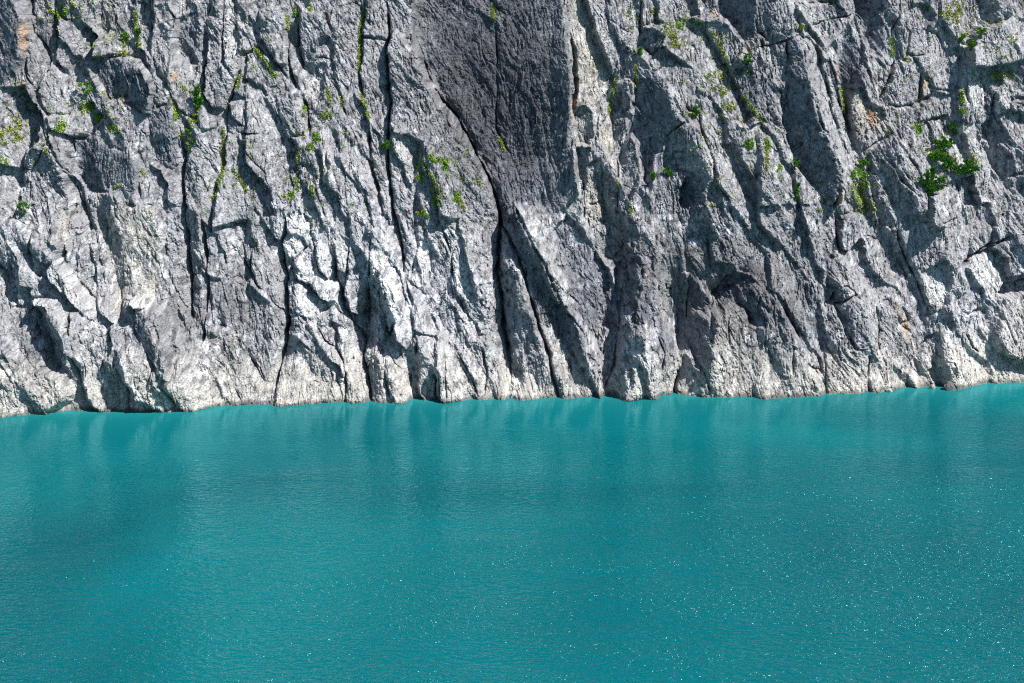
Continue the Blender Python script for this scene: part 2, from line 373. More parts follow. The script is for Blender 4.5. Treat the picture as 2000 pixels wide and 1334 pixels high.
8 S .1 .6 n 0,500 100,530 200,680 300,850 390,960 400,1040 320,1000 220,880 120,720 0,640
8 S .2 -1 d 210,380 290,440 370,560 390,700 440,860 400,930 330,800 250,600
8 K .5 -.3 n 420,430 500,430 480,540 460,620 420,620 400,520
8 K .8 -.3 n 480,530 540,500 590,550 560,590 480,620 460,580
8 B .8 -.7 n 480,620 560,580 640,570 680,680 680,800 650,890 600,890 540,760
8 S .3 -.2 n 740,640 820,600 860,700 900,760 960,800 990,940 900,1020 760,900 750,780
8 K -.1 .2 o 830,570 900,640 940,720 890,750 860,680 820,640
8 F 1 -.2 c 430,880 480,870 560,960 640,1040 690,1230 520,1230 430,1230 420,1000
8 F .8 .1 c 220,900 300,1000 380,1060 425,1230 290,1240 215,1100
8 F 1.2 .8 c 0,880 100,950 190,1080 235,1250 0,1250
8 F .7 .9 c 690,1080 760,1060 900,1040 1010,1200 690,1220
"""
# sheet | width px | depth m | path of the open joint
JOINTS = """
1 5 .9 200,0 195,200 260,270 310,350
1 4 .6 310,350 290,440 215,570 250,680 290,830 300,880 240,980 190,1060
1 4 .6 320,370 400,450 430,480 470,450 550,370
1 6 1 950,0 940,180 960,260 970,400 990,480
1 5 .8 1060,560 1080,640 1100,720 1110,900
1 7 1.4 1110,900 1125,1000 1118,1080 1122,1200 1128,1400
1 3 .5 1390,0 1385,200 1395,380
1 5 .8 1480,450 1440,580 1400,690 1400,800 1392,900 1390,1020 1340,1160 1312,1260 1312,1400
1 5 .8 1400,800 1500,830 1600,830
1 5 .8 440,860 440,1050 430,1150 470,1260 530,1400
1 5 .7 150,370 160,470 210,560 250,720
1 4 .5 620,570 640,700 660,740 560,840 460,870
1 4 .5 130,1050 185,1060 180,1200 170,1400
1 4 .6 1280,300 1255,450 1255,580 1300,670
1 4 .5 1440,1040 1480,1120 1530,1200
1 4 .5 1470,860 1560,980 1652,1080
2 7 1.5 845,0 880,100 885,230 870,330 880,500 895,640 885,800 880,950 880,1050 895,1150 905,1290 920,1400
2 11 2.2 1050,230 1080,310 1110,420 1150,530 1220,640 1290,720 1370,850 1430,970 1500,1100 1550,1250 1575,1400 1585,1550
2 4 .7 740,30 710,200 715,330 700,450 720,560 760,700
2 8 1.3 770,760 765,900 775,1050 820,1180 860,1290 890,1400
2 8 1.2 255,200 260,400 300,520 360,640 385,760 395,880
2 7 1.1 315,40 320,300 350,430
2 3 .6 1545,60 1555,300 1560,500 1555,680 1550,800 1640,970 1700,1120 1712,1270
2 4 .5 265,980 270,1090 300,1170
2 4 .5 560,560 600,660 650,780 700,900
2 3 .4 400,380 470,350 540,380
2 4 .5 1090,900 1100,1000 1180,1180 1200,1400
2 4 .5 600,1200 620,1100 600,1020
2 4 .6 100,540 160,630 190,700 240,800
2 4 .5 1180,1200 1220,1180
3 6 1 860,0 860,200 830,340
3 5 .8 830,340 830,500 820,640
3 5 .8 1240,140 1320,290 1390,400 1430,390 1500,290
3 4 .6 1440,430 1490,580 1570,730 1652,760
3 6 1 925,860 920,1050 930,1120 960,1080
3 5 .7 720,980 730,1130 720,1334
3 4 .6 510,1030 508,1200 520,1400
3 3 .5 620,640 590,780 570,900
3 4 .5 1000,230 960,320 900,350
3 5 .8 1160,690 1220,690 1230,790
3 4 .5 1010,860 1130,740
3 4 .5 1310,1000 1330,1130 1400,1240 1440,1400
4 5 .8 400,380 430,520 470,680 540,900 570,960
4 6 1 440,360 490,520 520,640 560,750 600,880 640,960
4 8 1.5 860,380 810,520 760,640
4 4 .6 0,290 80,280 180,250 250,215
4 4 .6 180,250 185,400 150,560 155,740 210,900 240,1000
4 4 .7 240,990 245,1100 250,1200 270,1400
4 4 .7 330,160 450,120 560,100 600,80
4 4 .6 860,0 870,110 830,200 850,330
4 5 .8 1010,450 1020,540 990,640
4 4 .6 920,900 980,770 1060,755 1150,730
4 4 .6 560,960 640,950 740,880 820,830
4 5 .8 1295,500 1300,600 1330,700 1380,770
4 5 .8 1480,560 1470,680 1500,760
4 5 .7 1030,1060 1035,1250 1035,1400
4 5 .7 1570,690 1652,710
4 4 .6 940,200 930,330 980,350 1060,330
5 8 1.5 1130,0 1145,300 1160,450 1168,600 1170,800
5 8 1.5 1245,60 1275,300 1282,500 1270,780 1235,900
5 6 1.1 0,280 40,400 60,560
5 7 1.2 235,650 260,780 285,870 305,980
5 5 .7 190,250 220,350 300,400
5 6 1 450,680 455,800 470,930 500,1050 520,1200
5 5 .8 730,940 760,1010 790,1110 800,1280
5 6 .9 930,930 1000,1030 1060,1130 1115,1260
5 4 .6 1490,320 1540,420 1560,470 1652,560
5 4 .6 1570,240 1548,400
5 4 .6 1400,450 1500,470 1540,500
5 4 .6 1540,950 1600,1060 1640,1130
5 4 .6 1450,1140 1490,1220
5 5 .8 120,950 200,1000 
6 8 1.4 245,80 245,170 215,230 230,350 245,450 240,600 260,700 245,820 215,960 185,1130 180,1200
6 8 1.4 550,300 545,450 590,540 600,650 660,750 730,860 735,930
6 7 1.1 780,170 770,330 760,480 750,560 745,800 740,860
6 9 1.6 740,860 715,960 750,1080 785,1260
6 9 1.6 900,0 930,120 960,230 980,420
6 12 2.2 1555,-60 1580,120 1565,330 1555,450 1590,560 1600,750 1620,900 1650,1000
6 5 .9 1200,100 1270,280 1290,480
6 8 1.3 1062,850 1058,950 1040,1040
6 6 1 850,560 870,760 890,820 910,760
6 4 .7 380,260 290,350
6 6 1 20,410 60,490 130,550 165,600 240,690
6 4 .8 40,230 20,420
6 4 .6 640,230 625,400 605,560
6 5 .9 410,220 430,330 450,420 500,480 540,500
6 4 .6 300,470 350,490 400,520
6 5 .9 440,760 490,850 560,880 600,960 620,1020 612,1260
6 4 .6 340,890 420,970
6 5 .8 850,920 870,1080 900,1200
6 5 .9 1190,950 1175,1200
6 4 .7 1200,940 1210,1200
6 4 .6 1240,950 1250,1180
6 5 .8 1020,940 1020,1200
6 4 .5 880,880 920,970 990,1040
6 5 .8 1330,930 1400,1060 1440,1180
6 5 .7 1360,330 1440,480 1470,560
6 5 .8 1040,130 1060,300 1020,440
6 4 .6 50,980 110,1100
6 4 .6 690,250 740,300
6 4 .5 1150,300 1160,430
6 5 .8 1480,1180 1500,1060 1470,900
7 9 1.6 -10,120 30,180 100,310 150,480 200,650 240,780 290,920 310,1050 355,1200
7 7 1.2 0,700 40,860 40,960 60,1060 50,1200
7 7 1.2 720,800 700,1000 640,1150
7 5 .8 640,780 630,950 625,1050
7 9 2.0 1110,1030 1095,1080 1075,1180 1070,1220
7 6 1 1300,580 1310,700 1290,820 1280,920
7 5 .8 1130,250 1160,450 1175,600 1150,800
7 5 .8 1320,640 1390,480 1430,440
7 4 .6 1400,700 1405,850
7 5 .8 980,1000 1000,900 960,800
7 5 .8 1240,1000 1290,1150
7 5 .7 540,80 560,230 600,300
7 5 .7 1290,100 1290,280 1300,400
8 7 1.2 1250,375 1330,320 1440,250 1550,200
8 8 1.6 1340,330 1460,260 1555,205
8 5 .8 1555,200 1652,120 1700,60
8 5 .8 980,405 1060,375 1150,310
8 6 1 490,80 505,240 510,290
8 9 1.5 480,540 465,610
8 5 .7 470,620 540,590 600,555 590,540
8 5 .8 500,680 550,820 600,890
8 6 .9 420,900 425,1050 430,1220
8 6 .9 215,880 215,1060
8 6 .9 690,940 690,1060 690,1200
8 5 .7 270,60 300,200 350,350
8 5 .8 860,120 880,220 930,350 1000,480 1060,650
8 5 .7 1170,560 1180,640 1200,700
8 7 1 1490,580 1550,520 1652,440 1720,400
8 6 .9 150,620 220,750 270,840
8 5 .8 310,900 330,1000
8 5 .8 1280,780 1330,880 1380,920
8 5 .8 740,640 760,780 750,900
8 5 .7 1110,100 1180,80
"""

# big form of the face, photograph pixels: height m | half width px | crest (positive) or gully (negative) line
FORMS = """
1.6 34 1000,408 1060,500 1105,570 1130,660 1170,770
1.7 36 985,480 1040,620 1090,775
2.2 66 1258,500 1240,600 1275,660 1325,775
1.2 50 1245,560 1215,680 1200,770
2.1 55 1392,600 1385,690 1380,775
1.5 60 1480,520 1540,640 1600,770
1.6 60 1560,70 1590,200 1630,330 1645,420
1.3 50 1745,270 1790,360 1805,420
2.5 95 35,440 123,504 205,608 261,671 312,721 352,795
1.5 40 95,580 140,650 148,730
1.6 40 285,585 335,690 370,795
2.2 80 -120,560 -40,620 10,700 80,805
1.5 55 755,530 800,640 840,700 935,778
1.2 35 735,700 770,740 795,785
1.1 80 775,60 880,230 960,370 972,440
0.6 45 1112,-160 1116,-20 1116,200 1122,390
0.9 35 320,-90 335,30 330,170
0.9 40 415,-120 430,0 450,170
1.3 60 280,105 305,190 295,280
1.3 45 95,240 145,410 165,520
1.1 60 1380,120 1480,300 1560,420 1640,560 1690,765
1.2 60 1280,140 1380,330 1440,460
1.0 40 1680,570 1690,690
1.4 60 1830,380 1850,560 1865,760
1.0 45 640,250 720,420 760,560
1.0 40 830,260 900,470 960,620
0.9 40 520,60 600,260 640,420
1.4 40 1246,625 1258,700 1270,775
1.2 26 1232,695 1240,770
-2.6 52 130,330 180,470 218,610
-1.3 30 362,240 356,400 372,630
-1.6 34 975,430 978,560 992,770
-2.2 52 1165,330 1200,480 1215,560 1195,720
-2.2 45 1330,540 1342,690 1320,775
-1.6 36 1390,590 1470,530
-1.6 32 715,560 700,680 725,780
-1.3 40 1640,200 1700,420 1770,560
-1.2 36 1612,450 1622,600 1605,720
-1.0 24 555,470 560,640 545,760
-1.2 36 1195,180 1215,330
-1.0 30 600,120 605,260
-1.2 40 1930,180 1950,330 1900,470
-1.0 30 240,620 262,690
-1.1 30 470,420 480,560
1.4 60 560,-140 540,-20 520,60
1.5 70 1480,-130 1530,0 1560,70
-1.5 50 1700,-140 1680,-20 1690,40
-1.2 50 700,-140 690,-10
1.5 70 1900,-140 1960,60 2050,200
1.8 80 2010,400 2100,560 2160,740
-1.8 60 2040,250 2090,420
"""
# ------------------------------------------------------------------ base form of the cliff
def ray_dir(px, py):
    a = (np.asarray(px, float) - 1000) / FPX
    b = (667 - np.asarray(py, float)) / FPX
    c, s = math.cos(PITCH), math.sin(PITCH)
    return np.stack([a, c + b * s, -s + b * c], -1)


SHORE = [(-400, 824), (0, 806), (350, 797), (430, 791), (700, 784), (1000, 775), (1320, 770), (1540, 773), (1690, 763), (1830, 754), (2000, 747), (2400, 728)]
_d = ray_dir([p[0] for p in SHORE], [p[1] for p in SHORE])
_t = -CAM[2] / _d[:, 2]
SX, SY = CAM[0] + _t * _d[:, 0], CAM[1] + _t * _d[:, 1]


def shore_y(x):
    x = np.asarray(x, float)
    y = np.interp(x, SX, SY)
    y = np.where(x > SX[-1], SY[-1] + (x - SX[-1]) * 0.35, y)
    return np.where(x < SX[0], SY[0] + (x - SX[0]) * 0.12, y)


def profile(z):
    return 0.42 * z + np.where(z > 0, 1.5 * (1 - np.exp(-np.maximum(z, 0) / 4.0)), 0.37 * z)


def base_y(x, z):
    return shore_y(x) + profile(z)


def on_face(px, py, h=0.0):
    """where the sight line through a photograph pixel meets the cliff's base form moved out by h metres"""
    d = ray_dir(px, py)
    t = np.full(d.shape[:-1], 140.0)
    for _ in range(40):
        p = CAM + t[..., None] * d
        t = 0.5 * t + 0.5 * (base_y(p[..., 0], p[..., 2]) - h - CAM[1]) / d[..., 1]
    p = CAM + t[..., None] * d
    return p[..., 0], p[..., 2]


def sheet_pts(sheet, txt, h=0.0):
    k = 520 / 1652
    q = np.array([[float(v) for v in w.split(',')] for w in txt])
    ox, oy = SHEET[sheet]
    # what the picture's edge cuts off goes on beyond it, each mass to its own end
    r = random.Random(int(abs(q).sum()))
    if sheet <= 4:
        top = q[:, 1] <= 0
        if top.any():
            q[top, 1] -= r.uniform(140, 520)
            q[top, 0] += (q[top, 0].mean() - q[top, 0]) * 0.25 + r.uniform(-90, 30)
    if sheet in (4, 8):
        rt = q[:, 0] >= 1652
        q[rt, 0] += r.uniform(40, 300)
    if sheet in (1, 5):
        lf = q[:, 0] <= 0
        q[lf, 0] -= r.uniform(40, 260)
    return np.stack(on_face(ox + q[:, 0] * k, oy + q[:, 1] * k, h), -1)


def poly_sd(x, z, P):
    """signed distance to a closed outline, positive inside"""
    d = np.full(x.shape, 1e9, np.float32)
    ins = np.zeros(x.shape, bool)
    n = len(P)
    for i in range(n):
        ax, az = P[i]
        bx, bz = P[(i + 1) % n]
        ex, ez = bx - ax, bz - az
        wx, wz = x - ax, z - az
        t = np.clip((wx * ex + wz * ez) / (ex * ex + ez * ez + 1e-9), 0, 1)
        d = np.minimum(d, (wx - t * ex) ** 2 + (wz - t * ez) ** 2)
        c = (az > z) != (bz > z)
        if abs(bz - az) > 1e-9:
            ins ^= c & (x < ex * (z - az) / (bz - az) + ax)
    d = np.sqrt(d)
    return np.where(ins, d, -d)


def line_d(x, z, P):
    d = np.full(x.shape, 1e9, np.float32)
    s = np.zeros(x.shape, np.float32)
    n = len(P) - 1
    for i in range(n):
        ax, az = P[i]
        ex, ez = P[i + 1] - P[i]
        wx, wz = x - ax, z - az
        t = np.clip((wx * ex + wz * ez) / (ex * ex + ez * ez + 1e-9), 0, 1)
        q = (wx - t * ex) ** 2 + (wz - t * ez) ** 2
        near = q < d
        d = np.where(near, q, d)
        s = np.where(near, (i + t) / n, s)
    return np.sqrt(d), s


ROCK_LIST = []
for ln in ROCKS.strip().splitlines():
    w = ln.split()
    h = float(w[2])
    ROCK_LIST.append((w[1], h, float(w[3]), w[4], sheet_pts(int(w[0]), w[5:], h)))
JOINT_LIST = []
for ln in JOINTS.strip().splitlines():
    w = ln.split()
    JOINT_LIST.append((float(w[1]) / 20.0, float(w[2]), sheet_pts(int(w[0]), w[3:], 0.4)))

FORM_LIST = []
for ln in FORMS.strip().splitlines():
    w = ln.split()
    q = np.array([[float(v) for v in c.split(',')] for c in w[2:]])
    FORM_LIST.append((float(w[0]), float(w[1]) / 20.0, np.stack(on_face(q[:, 0], q[:, 1], 0.5), -1)))

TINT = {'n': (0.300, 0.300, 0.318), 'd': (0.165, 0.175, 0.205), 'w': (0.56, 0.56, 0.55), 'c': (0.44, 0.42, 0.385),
        't': (0.40, 0.365, 0.30), 'g': (0.30, 0.32, 0.32), 'o': (0.36, 0.27, 0.19)}  # the pale and dark ones also stand in for sunlit and shaded faces


def build_field(X, Z):
    """protrusion of the rock, id of the rock mass and rock colour at each point (x along the cliff, z up)"""
    X = X.astype(np.float32)
    Z = Z.astype(np.float32)
    x0, z0 = X[0, 0], Z[0, 0]
    dx, dz = X[0, 1] - X[0, 0], Z[1, 0] - Z[0, 0]
    nz, nx = X.shape
    # outlines wander as broken rock does
    WX = X + 0.24 * fbm(X / 1.7, Z / 1.7, 4, 1, 0.6) 
    WZ = Z + 0.24 * fbm(X / 1.7, Z / 1.7, 4, 31, 0.6)
    _c = voronoi(X / 0.8 + 0.3 * perlin(X / 0.5, Z / 0.5, 7), Z / 1.1 + 0.3 * perlin(X / 0.5, Z / 0.5, 9), 23)
    WX = WX + 0.16 * (_c[4] - 0.5)
    WZ = WZ + 0.20 * (_c[5] - 0.5)
    H = 2.0 * ridged((X + 0.55 * Z) / 9.0, (Z - 0.4 * X) / 26.0, 3, 5, 0.55) - 0.6
    ID = np.zeros(X.shape, np.int32)
    ROUGH = np.ones(X.shape, np.float32)
    base = np.array(TINT['n'], np.float32)
    C = np.ones(X.shape + (3,), np.float32) * base
    for k, (kind, h, lean, tint, P) in enumerate(ROCK_LIST):
        i0, i1 = max(0, int((P[:, 0].min() - 2 - x0) / dx)), min(nx, int((P[:, 0].max() + 2 - x0) / dx) + 1)
        j0, j1 = max(0, int((P[:, 1].min() - 2 - z0) / dz)), min(nz, int((P[:, 1].max() + 2 - z0) / dz) + 1)
        if i1 - i0 < 2 or j1 - j0 < 2:
            continue
        s = (slice(j0, j1), slice(i0, i1))
        sd = poly_sd(WX[s], WZ[s], P)
        lean = max(lean, -0.75 if k == 0 else -1.25)
        xc, zc = P[:, 0].mean(), P[:, 1].mean()
        wid = max(1.0, min(P[:, 0].max() - P[:, 0].min(), 6.0))
        a = -0.54 * lean
        b = -0.20 * lean
        if kind in 'WK' and lean < 0:
            b = 0.20
        if kind == 'F':
            b -= 0.08
            h = h * (1.0 if h >= 1.3 else 0.7)
        else:
            h = h * 0.62
        lim = 1.9 / max(wid * 0.5 * abs(a), 1.9)
        hs = h + a * lim * (X[s] - xc) + b * np.clip(Z[s] - zc, -5, 5)
        R = {'D': 0.5, 'W': 0.3, 'K': 0.35, 'S': 0.4, 'B': 0.5, 'P': 0.45, 'R': 0.35, 'L': 0.4, 'F': 0.6}[kind]
        R = min(R, wid * 0.45)
        q = np.clip(1 - sd / R, 0, 1)
        hs = hs - R * 0.36 * (1 - np.sqrt(np.maximum(1 - q * q, 0)))
        m = 0.8 * sstep(-0.45, 0.55, sd) if kind == 'F' else sstep(-0.4, 0.6, sd) if kind == 'W' else 0.9 * sstep(-0.18, 0.26, sd)
        H[s] = H[s] * (1 - m) + hs * m
        # the open joint around the mass, deeper here and there
        g = np.exp(-(sd / 0.14) ** 2) * (0.0 if kind == 'F' else 1.0) * 0.55 * sstep(0.0, 0.5, fbm(X[s] / 2.5, Z[s] / 2.5, 2, 60 + k % 7))
        H[s] -= g
        ID[s] = np.where(sd > 0, k + 1, ID[s])
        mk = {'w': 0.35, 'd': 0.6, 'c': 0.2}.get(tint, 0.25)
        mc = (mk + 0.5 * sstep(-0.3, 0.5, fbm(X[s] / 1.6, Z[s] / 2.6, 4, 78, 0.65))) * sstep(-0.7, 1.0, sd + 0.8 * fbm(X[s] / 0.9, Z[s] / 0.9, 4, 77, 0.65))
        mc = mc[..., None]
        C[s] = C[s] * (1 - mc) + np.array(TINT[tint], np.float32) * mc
        if kind == 'W':
            ROUGH[s] = np.where(sd > 0, 0.75, ROUGH[s])
    # buttress crests and gullies
    for amp, wd, P in FORM_LIST:
        i0, i1 = max(0, int((P[:, 0].min() - wd - 1 - x0) / dx)), min(nx, int((P[:, 0].max() + wd + 1 - x0) / dx) + 1)
        j0, j1 = max(0, int((P[:, 1].min() - wd - 1 - z0) / dz)), min(nz, int((P[:, 1].max() + wd + 1 - z0) / dz) + 1)
        if i1 - i0 < 2 or j1 - j0 < 2:
            continue
        s = (slice(j0, j1), slice(i0, i1))
        d, t = line_d(WX[s] + 0.5 * (WX[s] - X[s]), WZ[s] + 0.5 * (WZ[s] - Z[s]), P)
        H[s] += amp * np.clip(1 - d / wd, 0, 1) * np.clip(0.35 + 5 * np.minimum(t, 1 - t), 0, 1) * (0.45 + 0.55 * sstep(-0.5, 3.5, Z[s]))
    # bedding that dips steeply to the right, nearly upright in places
    ux = X + 0.8 * fbm(X / 5, Z / 5, 3, 12)
    uz = Z + 0.8 * fbm(X / 5, Z / 5, 3, 15)
    up = sstep(-0.15, 0.15, fbm(X / 9, Z / 14, 2, 17) - 0.12 + 0.45 * np.exp(-((X - 8) / 6) ** 2) * sstep(14, 22, Z) + 0.25 * np.exp(-((X + 32) / 7) ** 2))
    rough = 0.55 + 0.75 * sstep(-0.5, 0.6, fbm(X / 7, Z / 7, 3, 41))
    D = np.zeros(X.shape, np.float32)
    for deg, wgt in ((57, 1 - up), (80, up)):
        ct, st = math.cos(math.radians(deg)), math.sin(math.radians(deg))
        al = ux * ct - uz * st           # along the beds (down to the right)
        ac = ux * st + uz * ct           # across them
        E = np.zeros(X.shape, np.float32)
        # stepped beds: flat faces that meet in crisp crests and troughs, pinching out along their length
        for per, amp, lng, sd_ in ((3.1, 0.50, 14.0, 201), (1.25, 0.30, 6.5, 205), (0.52, 0.155, 3.0, 209), (0.23, 0.075, 1.3, 213)):
            p = ac / per + 1.1 * fbm(ac / per / 1.6, al / lng, 3, sd_, 0.55)
            cell = np.floor(p)
            t = (p - cell).astype(np.float32)
            q = 0.18 + 0.64 * _V[5][cell.astype(np.int32) & 255, int(sd_) & 255]
            k = 0.35 + 0.65 * _V[5][cell.astype(np.int32) & 255, (int(sd_) + 40) & 255]
            E += amp * k * (np.minimum(t / q, (1 - t) / (1 - q)) - 0.5) * sstep(-0.55, 0.25, fbm(X / per / 2.2, Z / per / 3.5, 2, sd_ + 2))
        # cross joints break the beds into faces
        for size, stretch, step, tilt, sd_ in ((2.4, 2.6, 0.15, 0.16, 3), (0.95, 2.4, 0.10, 0.13, 8), (0.45, 2.0, 0.07, 0.10, 14), (0.25, 1.7, 0.07, 0.11, 19)):
            wx = ac / size + 0.3 * fbm(X / size / 1.2, Z / size / 1.2, 2, sd_)
            wy = al / size / stretch + 0.3 * fbm(X / size / 1.2, Z / size / 1.2, 2, sd_ + 5)
            f1, gap, bx, by, r1, r2, r3 = voronoi(wx, wy, sd_)
            E += (r1 - 0.5) * step + (bx * (r2 - 0.45) * 2 + by * (r3 - 0.62) * 1.8) * tilt
        D += E * wgt
    D *= rough
    # hairline fissures following the beds
    for fx, fy, dep, wd, sd_ in ((0.9, 5.0, 0.24, 0.045, 61), (0.5, 2.6, 0.15, 0.055, 64), (1.6, 1.3, 0.16, 0.024, 67), (0.33, 0.9, 0.10, 0.06, 69)):
        n = fbm(ac / fx, al / fy, 2, sd_, 0.4)
        D -= dep * np.exp(-(n / wd) ** 2) * sstep(-0.05, 0.35, perlin(X / 2.1, Z / 2.1, sd_ + 1))
    D += 0.05 * fbm(X / 0.8, Z / 0.8, 4, 51, 0.65) + 0.035 * ridged(ac / 0.42, al / 1.1, 3, 57, 0.65)
    H += D * ROUGH * 0.85
    # long joints
    for wd, dep, P in JOINT_LIST:
        i0, i1 = max(0, int((P[:, 0].min() - 2 - x0) / dx)), min(nx, int((P[:, 0].max() + 2 - x0) / dx) + 1)
        j0, j1 = max(0, int((P[:, 1].min() - 2 - z0) / dz)), min(nz, int((P[:, 1].max() + 2 - z0) / dz) + 1)
        if i1 - i0 < 2 or j1 - j0 < 2:
            continue
        s = (slice(j0, j1), slice(i0, i1))
        d, t = line_d(0.5 * (WX[s] + X[s]), 0.5 * (WZ[s] + Z[s]), P)
        taper = np.clip(np.minimum(t, 1 - t) * 8, 0.3, 1) * (0.75 + 0.5 * perlin(X[s] / 1.1, Z[s] / 1.1, 88))
        if dep < 1.4:
            taper = taper * sstep(-0.35, 0.15, perlin(X[s] / 2.4, Z[s] / 2.4, 91))
        ww = np.maximum(wd * 0.38 * taper, 0.06)
        H[s] -= dep * taper * np.exp(-(d / ww) ** 2) + 0.15 * dep * np.exp(-(d / (ww * 3.5)) ** 2)
    # ---- rock colour: weathered grey, a bleached band above the water, pale and dark patches, rusty seeps
    n1 = fbm(X / 6, Z / 6, 4, 101)
    n2 = fbm(X / 1.3, Z / 1.3, 4, 111, 0.6)
    n3 = fbm((X + 0.05 * Z) / 0.5, Z / 5.0, 3, 121, 0.6)
    line = 3.0 + 1.6 * fbm(X / 9, X * 0 + 2.0, 3, 131) + 1.2 * n2 + np.interp(X, [-50, -20, 0, 25, 55], [0.8, 0.4, -0.3, 0.0, 1.5]).astype(np.float32)
    band = (0.8 * sstep(2.6, -4.2, Z - line + 0.9 * n1) * sstep(-0.75, 0.35, fbm(X / 2.2, Z / 2.2, 4, 133, 0.6) + 0.25))[..., None]
    cream = np.array((0.45, 0.425, 0.385), np.float32)
    C = C * (1 - band) + cream * band
    wash = sstep(0.05, 0.55, n1 + 0.6 * n2) * sstep(30, 14, Z)
    wash = np.maximum(wash, 0.42 * sstep(-0.25, 0.35, n1 + 0.5 * n2) * sstep(24, 15, Z) * sstep(3, -6, X))
    C *= (1 + 0.7 * wash * (1 - band[..., 0]))[..., None]
    dark = sstep(0.05, 0.55, fbm(X / 3.2, Z / 4.5, 4, 141, 0.6))
    C *= (1 - 0.30 * dark * (1 - 0.8 * band[..., 0]))[..., None]
    # dark lichen crust in spots and short streaks, pale fresh chips between
    n4 = fbm(X / 0.55, Z / 0.75, 4, 151, 0.72)
    n5 = fbm(ac / 0.35, al / 1.2, 3, 155, 0.65)
    crust = sstep(-0.02, 0.30, n4 + 0.35 * n1 + 0.25 * n2)
    chip = sstep(0.12, 0.42, n5 + 0.3 * n2 - 0.2 * n1)
    f = (1 - (0.64 - 0.22 * band[..., 0] - 0.14 * wash) * crust) * (1 + 0.6 * chip) * (1 + 0.22 * n2 + 0.12 * n3)
    C *= f[..., None]
    C *= (1 + 0.05 * crust[..., None] * np.array((-0.6, -0.2, 0.8), np.float32))
    # tracts of darker and paler limestone, plus painted shade on the top centre wall
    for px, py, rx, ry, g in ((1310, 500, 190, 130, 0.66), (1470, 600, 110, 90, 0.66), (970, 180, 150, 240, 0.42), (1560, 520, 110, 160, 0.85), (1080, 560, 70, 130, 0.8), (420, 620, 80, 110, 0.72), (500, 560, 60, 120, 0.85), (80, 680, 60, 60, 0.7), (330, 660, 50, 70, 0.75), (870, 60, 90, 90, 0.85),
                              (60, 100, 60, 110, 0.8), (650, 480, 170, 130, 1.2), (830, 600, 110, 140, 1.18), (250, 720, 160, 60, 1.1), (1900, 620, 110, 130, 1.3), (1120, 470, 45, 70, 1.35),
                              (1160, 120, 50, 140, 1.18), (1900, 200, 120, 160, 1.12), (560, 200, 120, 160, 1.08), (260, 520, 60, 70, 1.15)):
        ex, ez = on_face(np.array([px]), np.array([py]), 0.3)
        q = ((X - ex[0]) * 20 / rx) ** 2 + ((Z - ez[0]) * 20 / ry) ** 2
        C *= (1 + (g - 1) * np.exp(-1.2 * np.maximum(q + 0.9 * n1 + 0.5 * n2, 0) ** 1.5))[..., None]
    # blue-black streaks where water runs down the steep faces, rusty ones beside them
    st1 = fbm((X + 0.25 * fbm(X / 2, Z / 3, 2, 161)) / 0.42, Z / 7.0, 3, 163, 0.6)
    run = sstep(0.08, 0.38, st1) * sstep(-0.05, 0.35, fbm(X / 4.5, Z / 6, 3, 165)) * (1 - band[..., 0])
    C *= 1 - 0.55 * run[..., None] * np.array((1.0, 0.93, 0.82), np.float32)
    rust = sstep(0.22, 0.5, fbm((X + 3) / 0.6, Z / 5.0, 3, 171, 0.6)) * sstep(0.22, 0.5, fbm(X / 4, Z / 5, 3, 173)) * (1 - 0.6 * band[..., 0])
    C = C * (1 - 0.55 * rust[..., None]) + 0.55 * rust[..., None] * np.array((0.36, 0.30, 0.22), np.float32)
    for px, py, rx, ry, cc in ((1636, 145, 6, 14, (0.34, 0.15, 0.06)), (1703, 226, 10, 22, (0.30, 0.15, 0.07)), (1745, 42, 5, 5, (0.32, 0.06, 0.04)),
                               (52, 70, 6, 40, (0.45, 0.30, 0.20)), (46, 168, 4, 8, (0.36, 0.12, 0.08)), (1118, 215, 6, 26, (0.42, 0.31, 0.22)), (345, 150, 7, 12, (0.45, 0.30, 0.22)),
                               (1395, 28, 8, 10, (0.36, 0.24, 0.16)), (1467, 95, 8, 12, (0.40, 0.29, 0.2)), (1808, 165, 6, 14, (0.46, 0.34, 0.23)), (1636, 385, 6, 25, (0.44, 0.33, 0.22)), (1770, 645, 12, 22, (0.42, 0.32, 0.23))):
        ex, ez = on_face(np.array([px]), np.array([py]), 0.3)
        q = np.sqrt(((X - ex[0]) * 20 / rx) ** 2 + ((Z - ez[0]) * 20 / ry) ** 2) + 0.8 * n2 + 0.6 * n4
        m = 0.75 * sstep(1.3, 0.3, q)[..., None]
        C = C * (1 - m) + np.array(cc, np.float32) * m
    # thin pale water line and dark wet foot
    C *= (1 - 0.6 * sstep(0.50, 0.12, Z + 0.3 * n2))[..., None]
    return H, ID, np.clip(C, 0.03, 0.75)


STEP = 0.075
GX, GZ = np.arange(-57.0, 61.0, STEP), np.arange(-1.2, 45.0, STEP)
XX, ZZ = np.meshgrid(GX, GZ)
HH, IDS, CC = build_field(XX, ZZ)
YY = base_y(XX, ZZ) - HH


def depth_at(px, py):
    """world point where the sight line through a photograph pixel meets the finished face"""
    d = ray_dir(px, py)
    t = 110.0
    for _ in range(900):
        p = CAM + t * d
        i, j = int((p[0] - GX[0]) / STEP), int((p[2] - GZ[0]) / STEP)
        if 0 <= i < len(GX) and 0 <= j < len(GZ) and p[1] >= YY[j, i]:
            break
        t += 0.08
    return p


# ------------------------------------------------------------------ materials
def mat_new(name):
    m = bpy.data.materials.new(name)
    m.use_nodes = True
    nt = m.node_tree
    b = nt.nodes['Principled BSDF']
    return m, nt, b


